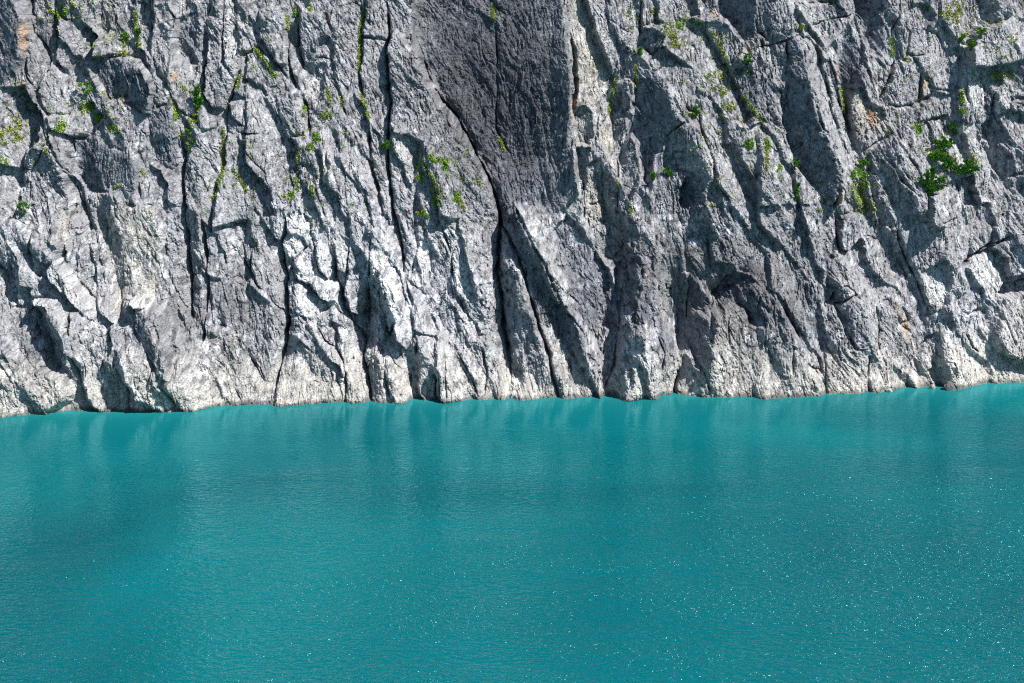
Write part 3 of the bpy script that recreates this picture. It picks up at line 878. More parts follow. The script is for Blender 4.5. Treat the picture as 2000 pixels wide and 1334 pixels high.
def rock_material():
    m, nt, b = mat_new('limestone')
    N, L = nt.nodes.new, nt.links.new
    at = N('ShaderNodeAttribute'); at.attribute_name = 'rock_colour'
    tc = N('ShaderNodeTexCoord')
    geo = N('ShaderNodeNewGeometry')
    n1 = N('ShaderNodeTexNoise'); n1.inputs['Scale'].default_value = 5.5; n1.inputs['Detail'].default_value = 4; n1.inputs['Roughness'].default_value = 0.75
    L(geo.outputs['Position'], n1.inputs['Vector'])
    r1 = N('ShaderNodeMapRange'); r1.inputs[1].default_value = 0.3; r1.inputs[2].default_value = 0.7; r1.inputs[3].default_value = 0.5; r1.inputs[4].default_value = 1.5
    L(n1.outputs['Fac'], r1.inputs[0])
    mx = N('ShaderNodeMix'); mx.data_type = 'RGBA'; mx.blend_type = 'MULTIPLY'; mx.inputs[0].default_value = 1
    L(at.outputs['Color'], mx.inputs[6]); L(r1.outputs[0], mx.inputs[7])
    L(mx.outputs[2], b.inputs['Base Color'])
    b.inputs['Roughness'].default_value = 0.85
    b.inputs['Specular IOR Level'].default_value = 0.2
    bp = N('ShaderNodeBump'); bp.inputs['Strength'].default_value = 1.0; bp.inputs['Distance'].default_value = 0.32
    L(n1.outputs['Fac'], bp.inputs['Height'])
    L(bp.outputs[0], b.inputs['Normal'])
    return m


ROCK = rock_material()


def grid_mesh(name, X, Y, Z, col, faces_mask=None):
    """quads of a grid of points, all of them or the masked ones, as one mesh"""
    nz, nx = X.shape
    jj, ii = np.nonzero(np.ones((nz - 1, nx - 1), bool) if faces_mask is None else faces_mask)
    a = jj * nx + ii
    quads = np.stack([a, a + 1, a + nx + 1, a + nx], -1)
    used, inv = np.unique(quads, return_inverse=True)
    inv = inv.reshape(-1)
    co = np.stack([X.ravel()[used], Y.ravel()[used], Z.ravel()[used]], -1).astype(np.float32)
    me = bpy.data.meshes.new(name)
    me.vertices.add(len(used))
    me.vertices.foreach_set('co', co.ravel())
    n = len(quads)
    me.loops.add(n * 4)
    me.loops.foreach_set('vertex_index', inv.astype(np.int32))
    me.polygons.add(n)
    me.polygons.foreach_set('loop_start', np.arange(0, n * 4, 4, dtype=np.int32))
    me.polygons.foreach_set('use_smooth', np.zeros(n, bool))
    me.update(calc_edges=True)
    if col is not None:
        at = me.attributes.new('rock_colour', 'FLOAT_COLOR', 'POINT')
        c = np.ones((len(used), 4), np.float32)
        c[:, :3] = col.reshape(-1, 3)[used]
        at.data.foreach_set('color', c.ravel())
    return me


def link(name, me, mat, parent=None, **props):
    o = bpy.data.objects.new(name, me)
    if mat is not None and me is not None:
        me.materials.append(mat)
    COL.objects.link(o)
    o.parent = parent
    for k, v in props.items():
        o[k] = v
    return o


cell_id = IDS[:-1, :-1]
cliff = link('cliff', grid_mesh('cliff', XX, YY, ZZ, CC, cell_id == 0), ROCK, kind='structure',
             label='steep grey limestone cliff rising straight out of the turquoise lake', category='cliff')
KIND_NAME = {'W': 'rock_wall', 'K': 'rock_block', 'S': 'rock_slab', 'B': 'rock_buttress', 'P': 'rock_pillar',
             'R': 'rock_rib', 'L': 'rock_ledge', 'D': 'rock_knob', 'F': 'rock_foot'}
ROCK_LABEL = {}
for px, py, lab in ((960, 150, 'large smooth dark charcoal wall at the top centre'), (880, 260, 'broad triangular slab left of the dark wall'),
                    (1625, 290, 'sunlit right side of the tall upper right buttress'), (1580, 260, 'shaded left side of the tall upper right buttress'),
                    (1060, 500, 'shaded side of the leaning fin below the dark wall'), (760, 560, 'white sunlit buttress left of centre'),
                    (637, 570, 'white egg shaped block left of centre'), (1440, 690, 'broad pale prow at the water right of centre'),
                    (1245, 690, 'pale pointed slab at the water'), (20, 90, 'dark wall at the top left corner')):
    p = depth_at(px, py)
    k_ = IDS[int((p[2] - GZ[0]) / STEP), int((p[0] - GX[0]) / STEP)] - 1
    if k_ >= 0 and k_ not in ROCK_LABEL:
        ROCK_LABEL[k_] = lab
for k, (kind, h, lean, tint, P) in enumerate(ROCK_LIST):
    msk = cell_id == k + 1
    if msk.sum() < 12:
        continue
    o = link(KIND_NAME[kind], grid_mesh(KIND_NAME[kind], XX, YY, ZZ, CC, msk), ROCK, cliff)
    if ROCK_LABEL.get(k):
        o['label'] = ROCK_LABEL[k]

# the cliff goes on beyond the surveyed part: higher, and to both sides
def outer(x0, x1, z0, z1, st):
    gx, gz = np.arange(x0, x1 + st, st), np.arange(z0, z1 + st, st)
    X, Z = np.meshgrid(gx, gz)
    H, I, C = build_field(X, Z)
    Y = base_y(X, Z) - H
    crest = 66 + 6 * fbm(X / 14, X * 0, 4, 201)
    Y = Y + np.maximum(Z - crest, 0) * 2.2
    return grid_mesh('cliff_flank', X, Y, Z, C)


link('cliff_flank', outer(-57.2, 61.2, 44.8, 78, 0.25), ROCK, cliff)
link('cliff_flank', outer(-120, -56.8, -2, 78, 0.25), ROCK, cliff)
link('cliff_flank', outer(60.8, 125, -2, 78, 0.25), ROCK, cliff)
# ------------------------------------------------------------------ the lake
def water_material():
    m, nt, b = mat_new('lake_water')
    N, L = nt.nodes.new, nt.links.new
    geo = N('ShaderNodeNewGeometry')
    # turquoise of suspended rock flour, paler over the shallow shelf along the rock, in plumes that also stand in for the wall's dark reflection
    at = N('ShaderNodeAttribute'); at.attribute_name = 'shallow'
    pl = N('ShaderNodeTexNoise'); pl.inputs['Scale'].default_value = 0.022; pl.inputs['Detail'].default_value = 4; pl.inputs['Distortion'].default_value = 0.6
    L(geo.outputs['Position'], pl.inputs['Vector'])
    cr = N('ShaderNodeValToRGB')
    cr.color_ramp.elements[0].position = 0.36; cr.color_ramp.elements[0].color = (0.0, 0.056, 0.072, 1)
    cr.color_ramp.elements[1].position = 0.66; cr.color_ramp.elements[1].color = (0.0, 0.100, 0.116, 1)
    L(pl.outputs['Fac'], cr.inputs[0])
    mxs = N('ShaderNodeMix'); mxs.data_type = 'RGBA'
    mxs.inputs[7].default_value = (0.02, 0.19, 0.19, 1)
    L(at.outputs['Fac'], mxs.inputs[0]); L(cr.outputs[0], mxs.inputs[6])
    # wind ripples: a main train running to the right and toward the viewer, a finer crossing one
    def train(rot, sx, sy, sc, det, rough, dist):
        mp = N('ShaderNodeMapping'); mp.inputs['Rotation'].default_value = (0, 0, math.radians(rot)); mp.inputs['Scale'].default_value = (sx, sy, 1)
        L(geo.outputs['Position'], mp.inputs[0])
        n = N('ShaderNodeTexNoise'); n.inputs['Scale'].default_value = sc; n.inputs['Detail'].default_value = det
        n.inputs['Roughness'].default_value = rough; n.inputs['Distortion'].default_value = dist
        L(mp.outputs[0], n.inputs['Vector'])
        return n.outputs['Fac']
    a1 = train(14, 0.55, 1.0, 2.6, 2, 0.5, 0.4)
    a2 = train(-10, 0.6, 1.0, 6.5, 1, 0.5, 0.3)
    gust = train(10, 0.5, 1.0, 0.035, 3, 0.55, 0.3)
    gr = N('ShaderNodeMapRange'); gr.inputs[1].default_value = 0.36; gr.inputs[2].default_value = 0.64; gr.inputs[3].default_value = 0.6; gr.inputs[4].default_value = 1.2
    L(gust, gr.inputs[0])
    ma = N('ShaderNodeMath'); ma.operation = 'MULTIPLY_ADD'; ma.inputs[1].default_value = 0.34
    L(a2, ma.inputs[0]); L(a1, ma.inputs[2])
    lane = train(24, 0.35, 1.0, 0.22, 2, 0.5, 0.5)
    lr = N('ShaderNodeMapRange'); lr.inputs[1].default_value = 0.34; lr.inputs[2].default_value = 0.66; lr.inputs[3].default_value = 0.62; lr.inputs[4].default_value = 1.3
    L(lane, lr.inputs[0])
    ml = N('ShaderNodeMath'); ml.operation = 'MULTIPLY'
    L(gr.outputs[0], ml.inputs[0]); L(lr.outputs[0], ml.inputs[1])
    mg = N('ShaderNodeMath'); mg.operation = 'MULTIPLY'
    rr = N('ShaderNodeMapRange'); rr.inputs[1].default_value = 0.1; rr.inputs[2].default_value = 0.8; rr.inputs[3].default_value = 0.05; rr.inputs[4].default_value = 0.13
    op = N('ShaderNodeAttribute'); op.attribute_name = 'fetch'      # sheltered under the cliff, livelier in the open
    L(op.outputs['Fac'], rr.inputs[0])
    mo = N('ShaderNodeMath'); mo.operation = 'MULTIPLY'
    L(ml.outputs[0], mo.inputs[0]); L(op.outputs['Fac'], mo.inputs[1])
    L(ma.outputs[0], mg.inputs[0]); L(mo.outputs[0], mg.inputs[1])
    bp = N('ShaderNodeBump'); bp.inputs['Strength'].default_value = 1.0; bp.inputs['Distance'].default_value = 0.46
    L(mg.outputs[0], bp.inputs['Height'])
    # light that comes back out of the silty water is bent little by the ripples; the mirror on top of it is
    body = N('ShaderNodeBsdfDiffuse')
    L(mxs.outputs[2], body.inputs['Color'])
    b2 = N('ShaderNodeBump'); b2.inputs['Strength'].default_value = 1.0; b2.inputs['Distance'].default_value = 0.10
    L(mg.outputs[0], b2.inputs['Height']); L(b2.outputs[0], body.inputs['Normal'])
    mir = N('ShaderNodeBsdfGlossy'); mir.inputs['Color'].default_value = (0.42, 0.92, 1.0, 1)
    L(rr.outputs[0], mir.inputs['Roughness']); L(bp.outputs[0], mir.inputs['Normal'])
    fr = N('ShaderNodeFresnel'); fr.inputs['IOR'].default_value = 1.19
    L(bp.outputs[0], fr.inputs['Normal'])
    ms = N('ShaderNodeMixShader')
    L(fr.outputs[0], ms.inputs[0]); L(body.outputs[0], ms.inputs[1]); L(mir.outputs[0], ms.inputs[2])
    out = [n for n in nt.nodes if n.type == 'OUTPUT_MATERIAL'][0]
    L(ms.outputs[0], out.inputs['Surface'])
    nt.nodes.remove(b)
    return m


gx_ = np.concatenate([[-1500, -400], np.arange(-130, 131, 1.0), [400, 1500.0]])
gy_ = np.concatenate([[-1500, -200, 0, 40], np.arange(60, 110, 2.0), np.arange(110, 176, 0.5)])
lx, ly = np.meshgrid(gx_, gy_)
lake_me = grid_mesh('lake', lx, ly, lx * 0, None)
off = base_y(lx, lx * 0) - 0.6 - ly
sh = (0.40 * np.exp(-np.maximum(off, 0) / 1.6) + 0.22 * np.exp(-np.maximum(off, 0) / 9.0)).astype(np.float32)
sa = lake_me.attributes.new('shallow', 'FLOAT', 'POINT')
sa.data.foreach_set('value', sh.ravel())
fe = (0.07 + 0.93 * sstep(6, 50, off) * (0.8 + 0.3 * sstep(-40, 40, lx))).astype(np.float32)
sa = lake_me.attributes.new('fetch', 'FLOAT', 'POINT')
sa.data.foreach_set('value', fe.ravel())
link('lake', lake_me, water_material(), kind='structure',
     label='wide turquoise lake rippling below the cliff', category='lake')
# ------------------------------------------------------------------ plants on the ledges and in the joints
def depth_many(px, py):
    d = ray_dir(px, py)
    t = np.full(len(d), 112.0)
    done = np.zeros(len(d), bool)
    for _ in range(700):
        p = CAM + t[:, None] * d
        i = np.clip(((p[:, 0] - GX[0]) / STEP).astype(int), 0, len(GX) - 1)
        j = np.clip(((p[:, 2] - GZ[0]) / STEP).astype(int), 0, len(GZ) - 1)
        done |= p[:, 1] >= YY[j, i]
        if done.all():
            break
        t = np.where(done, t, t + 0.08)
    return CAM + t[:, None] * d


def leaf_material(name, rough=0.6):
    m, nt, b = mat_new(name)
    N, L = nt.nodes.new, nt.links.new
    at = N('ShaderNodeAttribute'); at.attribute_name = 'leaf_colour'
    L(at.outputs['Color'], b.inputs['Base Color'])
    b.inputs['Roughness'].default_value = rough
    b.inputs['Specular IOR Level'].default_value = 0.25
    b.inputs['Subsurface Weight'].default_value = 0.0
    return m


GRASS_M = leaf_material('grass_blades')
NEEDLE_M = leaf_material('shrub_leaves')
BARK_M, _nt, _b = mat_new('bark')
_n = _nt.nodes.new('ShaderNodeTexNoise'); _n.inputs['Scale'].default_value = 12
_r = _nt.nodes.new('ShaderNodeValToRGB')
_r.color_ramp.elements[0].color = (0.05, 0.035, 0.025, 1); _r.color_ramp.elements[1].color = (0.16, 0.12, 0.09, 1)
_nt.links.new(_n.outputs['Fac'], _r.inputs[0]); _nt.links.new(_r.outputs[0], _b.inputs['Base Color'])
_b.inputs['Roughness'].default_value = 0.9


def tri_mesh(name, co, tri, col):
    me = bpy.data.meshes.new(name)
    me.vertices.add(len(co)); me.vertices.foreach_set('co', np.asarray(co, np.float32).ravel())
    n = len(tri)
    me.loops.add(n * 3); me.loops.foreach_set('vertex_index', np.asarray(tri, np.int32).ravel())
    me.polygons.add(n); me.polygons.foreach_set('loop_start', np.arange(0, n * 3, 3, dtype=np.int32))
    me.update(calc_edges=True)
    if col is not None:
        at = me.attributes.new('leaf_colour', 'FLOAT_COLOR', 'POINT')
        c = np.ones((len(co), 4), np.float32); c[:, :3] = col
        at.data.foreach_set('color', c.ravel())
    return me


def blades(P, length, width, colour, rs, n=6):
    """n bent blades at each point"""
    k = len(P)
    B = np.repeat(P, n, 0) + rs.normal(0, 0.05, (k * n, 3))
    L = length * (0.5 + rs.rand(k * n, 1))
    dr = rs.normal(0, 0.55, (k * n, 3)) + np.array([0.0, -0.75, 0.55])
    dr /= np.linalg.norm(dr, axis=1)[:, None]
    sd = np.cross(dr, rs.normal(0, 1, (k * n, 3))); sd /= np.linalg.norm(sd, axis=1)[:, None] + 1e-6
    w = width * (0.6 + 0.8 * rs.rand(k * n, 1))
    tip = B + dr * L + np.array([0, 0, -0.25]) * L
    mid = B + dr * L * 0.55
    co = np.stack([B - sd * w * 0.35, B + sd * w * 0.35, mid + sd * w * 0.5, mid - sd * w * 0.5, tip], 1).reshape(-1, 3)
    o = np.arange(k * n)[:, None] * 5
    tri = np.concatenate([o + [0, 1, 2], o + [0, 2, 3], o + [3, 2, 4]], 0)
    tone = (0.65 + 0.7 * rs.rand(k, 1)) * np.asarray(colour) * np.array([1, 1, 1]) + rs.normal(0, 0.012, (k, 3)) * [1.4, 1, 0.3]
    col = np.repeat(np.repeat(np.clip(tone, 0.004, 0.6), n, 0), 5, 0)
    return co, tri, col


GREEN = {'g': (0.16, 0.30, 0.025), 'y': (0.32, 0.35, 0.075), 'm': (0.22, 0.33, 0.04), 'd': (0.11, 0.24, 0.02), 'p': (0.075, 0.19, 0.02), 'r': (0.30, 0.10, 0.03)}
# photograph position and half size of each clump, its colour, and how to find it
TUFTS = [
 (1678, 360, 16, 36, 'g', 'long bright green grass strip below the overhanging slab at right'),
 (1692, 402, 24, 16, 'y', 'yellowish grass fan at the foot of the long green strip'),
 (1828, 300, 24, 12, 'm', 'mixed grass patch among the dwarf pines on the right'),
 (1866, 316, 12, 8, 'm', 'small grass patch left of the rightmost dwarf pine'),
 (1905, 312, 11, 18, 'y', 'pale yellowish tall grass right of the dwarf pines'),
 (1880, 190, 6, 20, 'm', 'narrow upright grass streak beside the round white knobs'),
 (1880, 216, 7, 11, 'm', 'short grass clump just below the narrow upright streak'),
 (1858, 28, 24, 20, 'y', 'loose yellow green grass near the top edge at right'),
 (1875, 10, 14, 8, 'y', 'topmost pale grass clump at the upper right'),
 (1960, 148, 26, 10, 'y', 'thin pale grass on the ledge near the right edge'),
 (1976, 76, 12, 8, 'y', 'small pale tuft by the right edge above the ledge'),
 (1795, 252, 6, 11, 'g', 'green tuft on the joint left of the dwarf pines'),
 (1735, 260, 5, 5, 'g', 'tiny bright tuft right of the rusty stain'),
 (1772, 112, 8, 9, 'y', 'straw coloured tuft on the tip of the round knob'),
 (1567, 52, 16, 8, 'y', 'yellowish tuft on the crest of the tall buttress'),
 (1501, 280, 5, 12, 'g', 'upright tuft on the ribs left of the tall buttress'),
 (1524, 330, 9, 5, 'm', 'flat tuft at the foot of the dark buttress face'),
 (1462, 278, 9, 14, 'g', 'bright green tuft alone on the diagonal ribs'),
 (1308, 62, 18, 18, 'y', 'yellow green patch at the top of the pale grassy slope'),
 (1330, 82, 16, 12, 'y', 'second patch down the top of the grassy slope'),
 (1328, 48, 12, 8, 'm', 'small patch above the yellow ones on the grassy slope'),
 (1360, 46, 13, 6, 'm', 'clump on the right shoulder of the grassy slope'),
 (1424, 134, 9, 6, 'm', 'dense clump on the joint right of the grassy slope'),
 (1398, 150, 20, 10, 'y', 'pale grass in the middle of the grassy slope'),
 (1406, 176, 18, 12, 'y', 'lower pale grass on the grassy slope'),
 (1420, 206, 12, 12, 'y', 'lowest pale grass on the grassy slope'),
 (1350, 226, 11, 6, 'm', 'tuft at the base of the slab beside the dark bush'),
 (1388, 398, 8, 6, 'y', 'small tuft right of the small dark arch'),
 (1276, 20, 14, 6, 'y', 'thin grass right beside the top vertical joint'),
 (118, 22, 20, 11, 'm', 'bright tuft near the top left corner'),
 (140, 14, 10, 6, 'y', 'pale grass right of the top left tuft'),
 (225, 74, 30, 5, 'y', 'long pale grass line along the upper left ledge'),
 (268, 90, 11, 8, 'y', 'grass at the right end of the upper left ledge'),
 (245, 104, 24, 6, 'y', 'second grass line below the upper left ledge'),
 (172, 212, 14, 14, 'm', 'grass on the knob below the lone upper left bush'),
 (192, 228, 12, 9, 'm', 'lower right part of the grass below the lone bush'),
 (26, 262, 24, 13, 'y', 'spread of pale grass at the left edge'),
 (40, 240, 16, 7, 'y', 'thin pale grass above the left edge spread'),
 (8, 316, 8, 10, 'm', 'tuft cut by the left picture edge'),
 (123, 250, 13, 12, 'm', 'grass above the long left ridge'),
 (220, 250, 12, 8, 'm', 'grass on the small rounded knob at left'),
 (240, 190, 9, 4, 'y', 'thin crest grass on the small dome at left'),
 (146, 118, 8, 4, 'y', 'small tuft on the bedded slab at upper left'),
 (280, 344, 5, 12, 'y', 'narrow pale tuft beside the pale streaked wall'),
 (234, 364, 12, 4, 'y', 'low pale tuft above the streaked wall'),
 (622, 266, 12, 8, 'g', 'bright green clump in the slanting joint left of centre'),
 (603, 291, 9, 9, 'm', 'clump just below the slanting joint clump'),
 (638, 226, 10, 10, 'm', 'tuft above right of the slanting joint clump'),
 (596, 216, 5, 12, 'g', 'upright tuft in the narrow joint above the slanting clump'),
 (565, 384, 13, 8, 'm', 'clump above the white blocks left of centre'),
 (579, 28, 4, 20, 'g', 'upright grass filling the joint at top left of centre'),
 (606, 12, 6, 10, 'm', 'tuft at the top edge left of centre'),
 (823, 312, 5, 18, 'm', 'upper part of the green line in the white slab'),
 (818, 342, 5, 14, 'g', 'lower part of the green line in the white slab'),
 (848, 310, 14, 8, 'm', 'slanting tuft right of the green line'),
 (871, 320, 6, 14, 'g', 'bright upright tuft on the big triangular slab'),
 (853, 392, 8, 9, 'g', 'round green tuft above the forked joint'),
 (848, 368, 6, 9, 'm', 'tuft above the round one at the forked joint'),
 (892, 390, 7, 16, 'm', 'trailing tuft right of the forked joint'),
 (933, 358, 5, 8, 'm', 'lone tuft on the right side of the triangular slab'),
 (476, 106, 9, 7, 'y', 'straw tuft on the rounded slab at upper left of centre'),
 (355, 262, 8, 6, 'y', 'pale tuft beside the narrow bush in the gully'),
 (384, 226, 5, 12, 'g', 'hanging tuft under the tall gully bush'),
 (348, 224, 8, 7, 'm', 'small tuft left of the hanging one in the gully'),
]
SHRUBS = [
 (1818, 354, 21, 25, 'p', 'largest dark dwarf pine, lowest of the bushes at right'),
 (1882, 328, 22, 14, 'p', 'spreading dwarf pine at the right end of the bushes'),
 (1848, 318, 15, 11, 'p', 'small dwarf pine in the middle of the bushes'),
 (1838, 279, 13, 12, 'd', 'leafy bush at the upper left of the bushes'),
 (1856, 279, 6, 6, 'd', 'tiny bush right of the upper left bush'),
 (1826, 304, 14, 9, 'd', 'low bush above the largest dwarf pine'),
 (1861, 253, 10, 11, 'p', 'round dark bush alone above the other bushes at right'),
 (1895, 92, 8, 10, 'd', 'bright leafy bush high on the right'),
 (1877, 77, 10, 7, 'd', 'low bush up left of the bright leafy bush'),
 (1916, 62, 9, 5, 'd', 'flat bush up right of the bright leafy bush'),
 (1684, 318, 9, 9, 'd', 'dark bush at the head of the long grass strip'),
 (1553, 320, 6, 8, 'p', 'dark bush in the notch left of the tall buttress foot'),
 (1556, 380, 4, 16, 'p', 'narrow dark bush in the joint below the notch'),
 (1305, 337, 8, 7, 'p', 'dark bush in the hollow above the small arch'),
 (1362, 218, 7, 8, 'p', 'dark bush under the slab on the grassy slope'),
 (1247, 102, 9, 6, 'p', 'dark bush in the vertical joint at top centre right'),
 (1274, 345, 6, 6, 'p', 'dark bush at the foot of the black alcove'),
 (1461, 116, 6, 8, 'p', 'dark bush in the shadowed corner at upper right'),
 (169, 174, 12, 10, 'd', 'lone bush on the ledge at upper left'),
 (247, 72, 6, 4, 'd', 'tiny bush on the upper left ledge'),
 (270, 64, 4, 6, 'p', 'small dark bush in the joint above the left ledge'),
 (388, 192, 9, 20, 'p', 'tall dark bush in the deep gully at left'),
 (372, 273, 8, 15, 'd', 'narrow bush lower in the gully at left'),
 (48, 406, 10, 11, 'p', 'dark bush in the left crevice'),
 (755, 284, 7, 11, 'd', 'bush wedged in the deep vertical joint left of centre'),
 (827, 418, 9, 5, 'm', 'small round cushion plant below the white slab'),
 (855, 398, 5, 7, 'd', 'small bush at the forked joint'),
]
rs = np.random.RandomState(5)
PXM = 20.0
LOOSE = []
for i, (px, py, rx, ry, c, lab) in enumerate(TUFTS):
    n = max(16, int(rx * ry * 0.6))
    n = int(n * {'y': 0.7, 'm': 1.3, 'g': 1.7}[c])
    # small dense cushions inside the patch
    nc = max(3, int(rx * ry / 13))
    a, r = rs.rand(nc) * 6.283, np.sqrt(rs.rand(nc))
    cx, cy = px + rx * r * np.cos(a), py + ry * r * np.sin(a)
    w = rs.randint(0, nc, n)
    P = depth_many(cx[w] + rs.normal(0, 1.5, n), cy[w] + rs.normal(0, 2.0, n))
    # what is cut off from the main clump by a gap belongs to the fine growth in the joints
    lab_ = np.arange(n)
    near = ((P[:, None] - P[None]) ** 2).sum(-1) < 0.24 ** 2
    for _ in range(60):
        new = np.where(near, lab_[None, :], n).min(1)
        if (new == lab_).all():
            break
        lab_ = new
    main = lab_ == np.bincount(lab_).argmax()
    LOOSE.append(P[~main]); P = P[main]
    co, tri, col = blades(P, 0.17, 0.075, GREEN[c], rs, 7)
    org = P.mean(0)
    o = link('grass_tuft', tri_mesh('grass_tuft', co - org, tri, col), GRASS_M,
             label=lab, category='grass', group='grass tufts on the cliff')
    o.location = org


def tube(p0, p1, r0, r1, n=5):
    p0, p1 = np.array(p0, float), np.array(p1, float)
    d = (p1 - p0) / (np.linalg.norm(p1 - p0) + 1e-6)
    u = np.cross(d, [0.3, 0.9, 0.2]); u /= np.linalg.norm(u)
    v = np.cross(d, u)
    an = np.arange(n) * 2 * np.pi / n
    ring = np.cos(an)[:, None] * u + np.sin(an)[:, None] * v
    co = np.concatenate([p0 + ring * r0, p1 + ring * r1])
    tri = []
    for k in range(n):
        q = (k + 1) % n
        tri += [(k, q, n + q), (k, n + q, n + k)]
    return co, np.array(tri)


for i, (px, py, rx, ry, c, lab) in enumerate(SHRUBS):
    org = depth_many(np.array([px]), np.array([py + ry * 0.7]))[0]
    big = rx * ry > 120
    wx, wz = rx / PXM * (1 if big else 1.35), ry / PXM * (1 if big else 1.2)
    root = link('dwarf_pine' if c == 'p' else 'shrub', None, None, label=lab, category='bush', group='bushes on the cliff')
    root.location = org
    ns = 14 + int(rx * ry / 7) if big else 10
    cs, ts, off = [], [], 0
    tips = []
    for k in range(ns):
        a = rs.rand() * 6.283
        rr = math.sqrt(rs.rand()) * (1.15 if rs.rand() < 0.3 else 0.95)
        tip = np.array([wx * (0.95 + 0.35 * math.sin(2 * a + py)) * rr * math.cos(a), -0.25 - 0.5 * min(wx, wz) * rs.rand(), wz * (0.75 + (1.0 + 0.3 * math.sin(3 * a + px)) * rr * math.sin(a))])
        mid = tip * [0.5, 0.8, 0.4]
        for p0, p1, r0, r1 in ((np.array([0, 0.15, 0]), mid, 0.035, 0.025), (mid, tip, 0.025, 0.008)):
            co, tri = tube(p0, p1, r0, r1)
            cs.append(co); ts.append(tri + off); off += len(co)
        tips.append(tip)
    link('stem', tri_mesh('stem', np.concatenate(cs), np.concatenate(ts), None), BARK_M, root)
    # leaves in clumps round the tips
    per = 60
    ctr = np.repeat(np.array(tips), per, 0)
    q = rs.normal(0, 1, ctr.shape); q /= np.linalg.norm(q, axis=1)[:, None]
    rad = (0.02 + 0.15 * rs.rand(len(ctr), 1)) * (0.8 + 0.3 * min(wx, wz)) * (0.6 + 0.9 * np.repeat(rs.rand(len(tips), 1), per, 0))
    C0 = ctr + q * rad
    dr = 0.5 * q + rs.normal(0, 0.35, q.shape) + [0, -0.3, 0.75]
    dr /= np.linalg.norm(dr, axis=1)[:, None]
    sd = np.cross(dr, rs.normal(0, 1, dr.shape)); sd /= np.linalg.norm(sd, axis=1)[:, None]
    Ln, Wd = 0.13 + 0.10 * rs.rand(len(ctr), 1), 0.04 + 0.025 * rs.rand(len(ctr), 1)
    co = np.stack([C0 - sd * Wd, C0 + sd * Wd, C0 + dr * Ln], 1).reshape(-1, 3)
    tri = np.arange(len(co)).reshape(-1, 3)
    tone = np.repeat(np.array(GREEN[c]) * (0.6 + 0.8 * rs.rand(len(tips), 1)), per, 0) * (0.7 + 0.7 * rs.rand(len(ctr), 1))
    link('foliage', tri_mesh('foliage', co, tri, np.repeat(tone, 3, 0)), NEEDLE_M, root)

# boulders lying in the shallows under the scree
BOULDERS = [(1855, 752, 15, 10, 'dark', 'dark boulder at the water edge below the pale scree'), (1822, 755, 7, 5, 'pale', 'small pale boulder left of the dark boulder at the water edge'),
            (1884, 749, 6, 4, 'pale', 'small pale boulder right of the dark boulder at the water edge'), (1738, 762, 7, 4, 'pale', 'low pale boulder at the foot of the right hand spurs'),
            (1010, 772, 7, 5, 'pale', 'pale boulder at the water below the leaning fin')]
for px, py, rx, ry, tone, lab in BOULDERS:
    d = ray_dir(px, py + ry)
    c = CAM + d * (-CAM[2] / d[2])
    me = bpy.data.meshes.new('boulder')
    import bmesh
    bm = bmesh.new()
    bmesh.ops.create_icosphere(bm, subdivisions=4, radius=1.0)
    pl_ = rs.normal(0, 1, (16, 3)); pl_ /= np.linalg.norm(pl_, axis=1)[:, None]
    cut = 0.72 + 0.22 * rs.rand(16)
    for vv in bm.verts:
        n = np.array(vv.co); n /= np.linalg.norm(n)
        r = min(1.0, (cut / np.maximum(pl_ @ n, 0.05)).min())
        r += 0.04 * math.sin(9 * n[0] + 4 * n[2]) * math.sin(7 * n[1] - 5 * n[2]) + rs.normal(0, 0.006)
        vv.co = (n[0] * r * rx / PXM, n[1] * r * rx / PXM * 0.8, n[2] * r * ry / PXM * 1.5)
    bm.to_mesh(me); bm.free()
    at = me.attributes.new('rock_colour', 'FLOAT_COLOR', 'POINT')
    cc = np.ones((len(me.vertices), 4), np.float32)
    cc[:, :3] = (0.13, 0.13, 0.135) if tone == 'dark' else (0.40, 0.385, 0.35)
    at.data.foreach_set('color', cc.ravel())
    o = link('boulder', me, ROCK, label=lab, category='boulder', group='boulders at the water edge')
    o.location = c + [0, 0.3, 0.1]

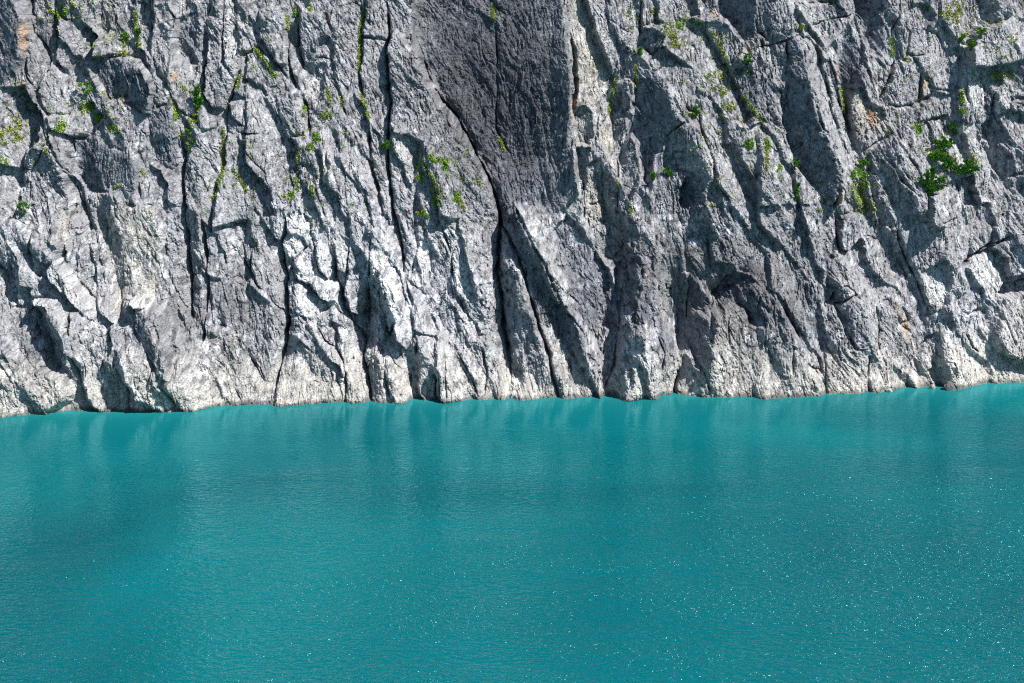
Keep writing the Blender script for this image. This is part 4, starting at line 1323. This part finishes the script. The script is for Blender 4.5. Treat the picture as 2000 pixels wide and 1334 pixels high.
# fine growth that nobody could count: blades along joints and scattered over the gentler slabs
LINES = [((437, 250), (436, 330), (430, 350), (415, 392)), ((455, 330), (470, 350), (482, 376)), ((712, 10), (703, 60), (702, 100), (700, 140)),
         ((705, 185), (716, 215), (720, 235)), ((560, 30), (563, 60)), ((640, 170), (645, 205)), ((666, 185), (668, 210)), ((585, 300), (580, 320)),
         ((578, 348), (582, 374)), ((608, 358), (614, 388)), ((340, 200), (345, 232)), ((368, 250), (386, 215)), ((1243, 125), (1241, 172)),
         ((895, 378), (906, 410)), ((500, 95), (540, 150)), ((470, 145), (462, 172)), ((265, 20), (268, 60)), ((975, 268), (985, 295)),
         ((1390, 60), (1420, 118)), ((1450, 185), (1490, 240)), ((1230, 395), (1232, 420)), ((1642, 170), (1650, 220)), ((1495, 270), (1500, 320)),
         ((1205, 355), (1207, 372)), ((1188, 222), (1205, 150)), ((960, 10), (966, 40)), ((835, 330), (862, 380)), ((1780, 250), (1800, 240)), ((1740, 75), (1745, 110))]
FIELDS = [(1400, 120, 70, 60, 90), (1440, 200, 40, 60, 60), (1310, 60, 40, 40, 60), (1500, 310, 25, 60, 40), (1860, 40, 60, 40, 80), (1950, 130, 50, 40, 60),
          (1560, 370, 80, 40, 40), (40, 260, 60, 60, 90), (220, 90, 70, 30, 60), (180, 220, 60, 40, 60), (130, 30, 60, 30, 40), (500, 120, 40, 50, 30),
          (620, 300, 60, 80, 90), (860, 350, 60, 60, 70), (450, 330, 60, 60, 50), (1700, 390, 60, 40, 30), (1840, 300, 60, 60, 60), (640, 420, 60, 40, 30),
          (20, 180, 30, 30, 30), (1230, 30, 20, 30, 30), (1420, 330, 60, 60, 40), (1380, 270, 30, 60, 40), (1770, 180, 60, 60, 40), (1930, 60, 60, 50, 40), (360, 220, 30, 60, 40)]
qx, qy = [], []
for ln in LINES:
    for (ax, ay), (bx, by) in zip(ln[:-1], ln[1:]):
        m = int(math.hypot(bx - ax, by - ay) * 3.0)
        t = rs.rand(m)
        qx.append(ax + (bx - ax) * t + rs.normal(0, 1.6, m)); qy.append(ay + (by - ay) * t + rs.normal(0, 1.6, m))
for cx, cy, rx, ry, m in FIELDS:
    m = int(m * 2.2)
    k = max(3, m // 5)
    ax, ay = cx + rs.uniform(-rx, rx, k), cy + rs.uniform(-ry, ry, k)
    w = rs.randint(0, k, m)
    qx.append(ax[w] + rs.normal(0, 2.4, m)); qy.append(ay[w] + rs.normal(0, 1.6, m))
qx, qy = np.concatenate(qx), np.concatenate(qy)
P = np.concatenate([depth_many(qx, np.maximum(qy, 2))] + LOOSE)
mixc = np.where(rs.rand(len(P), 1) < 0.45, GREEN['y'], GREEN['m'])
co, tri, col = blades(P, 0.15, 0.06, mixc, rs, 6)
link('crack_grass', tri_mesh('crack_grass', co, tri, col), GRASS_M, kind='stuff',
     label='thin green growth along the joints of the cliff', category='ground cover')
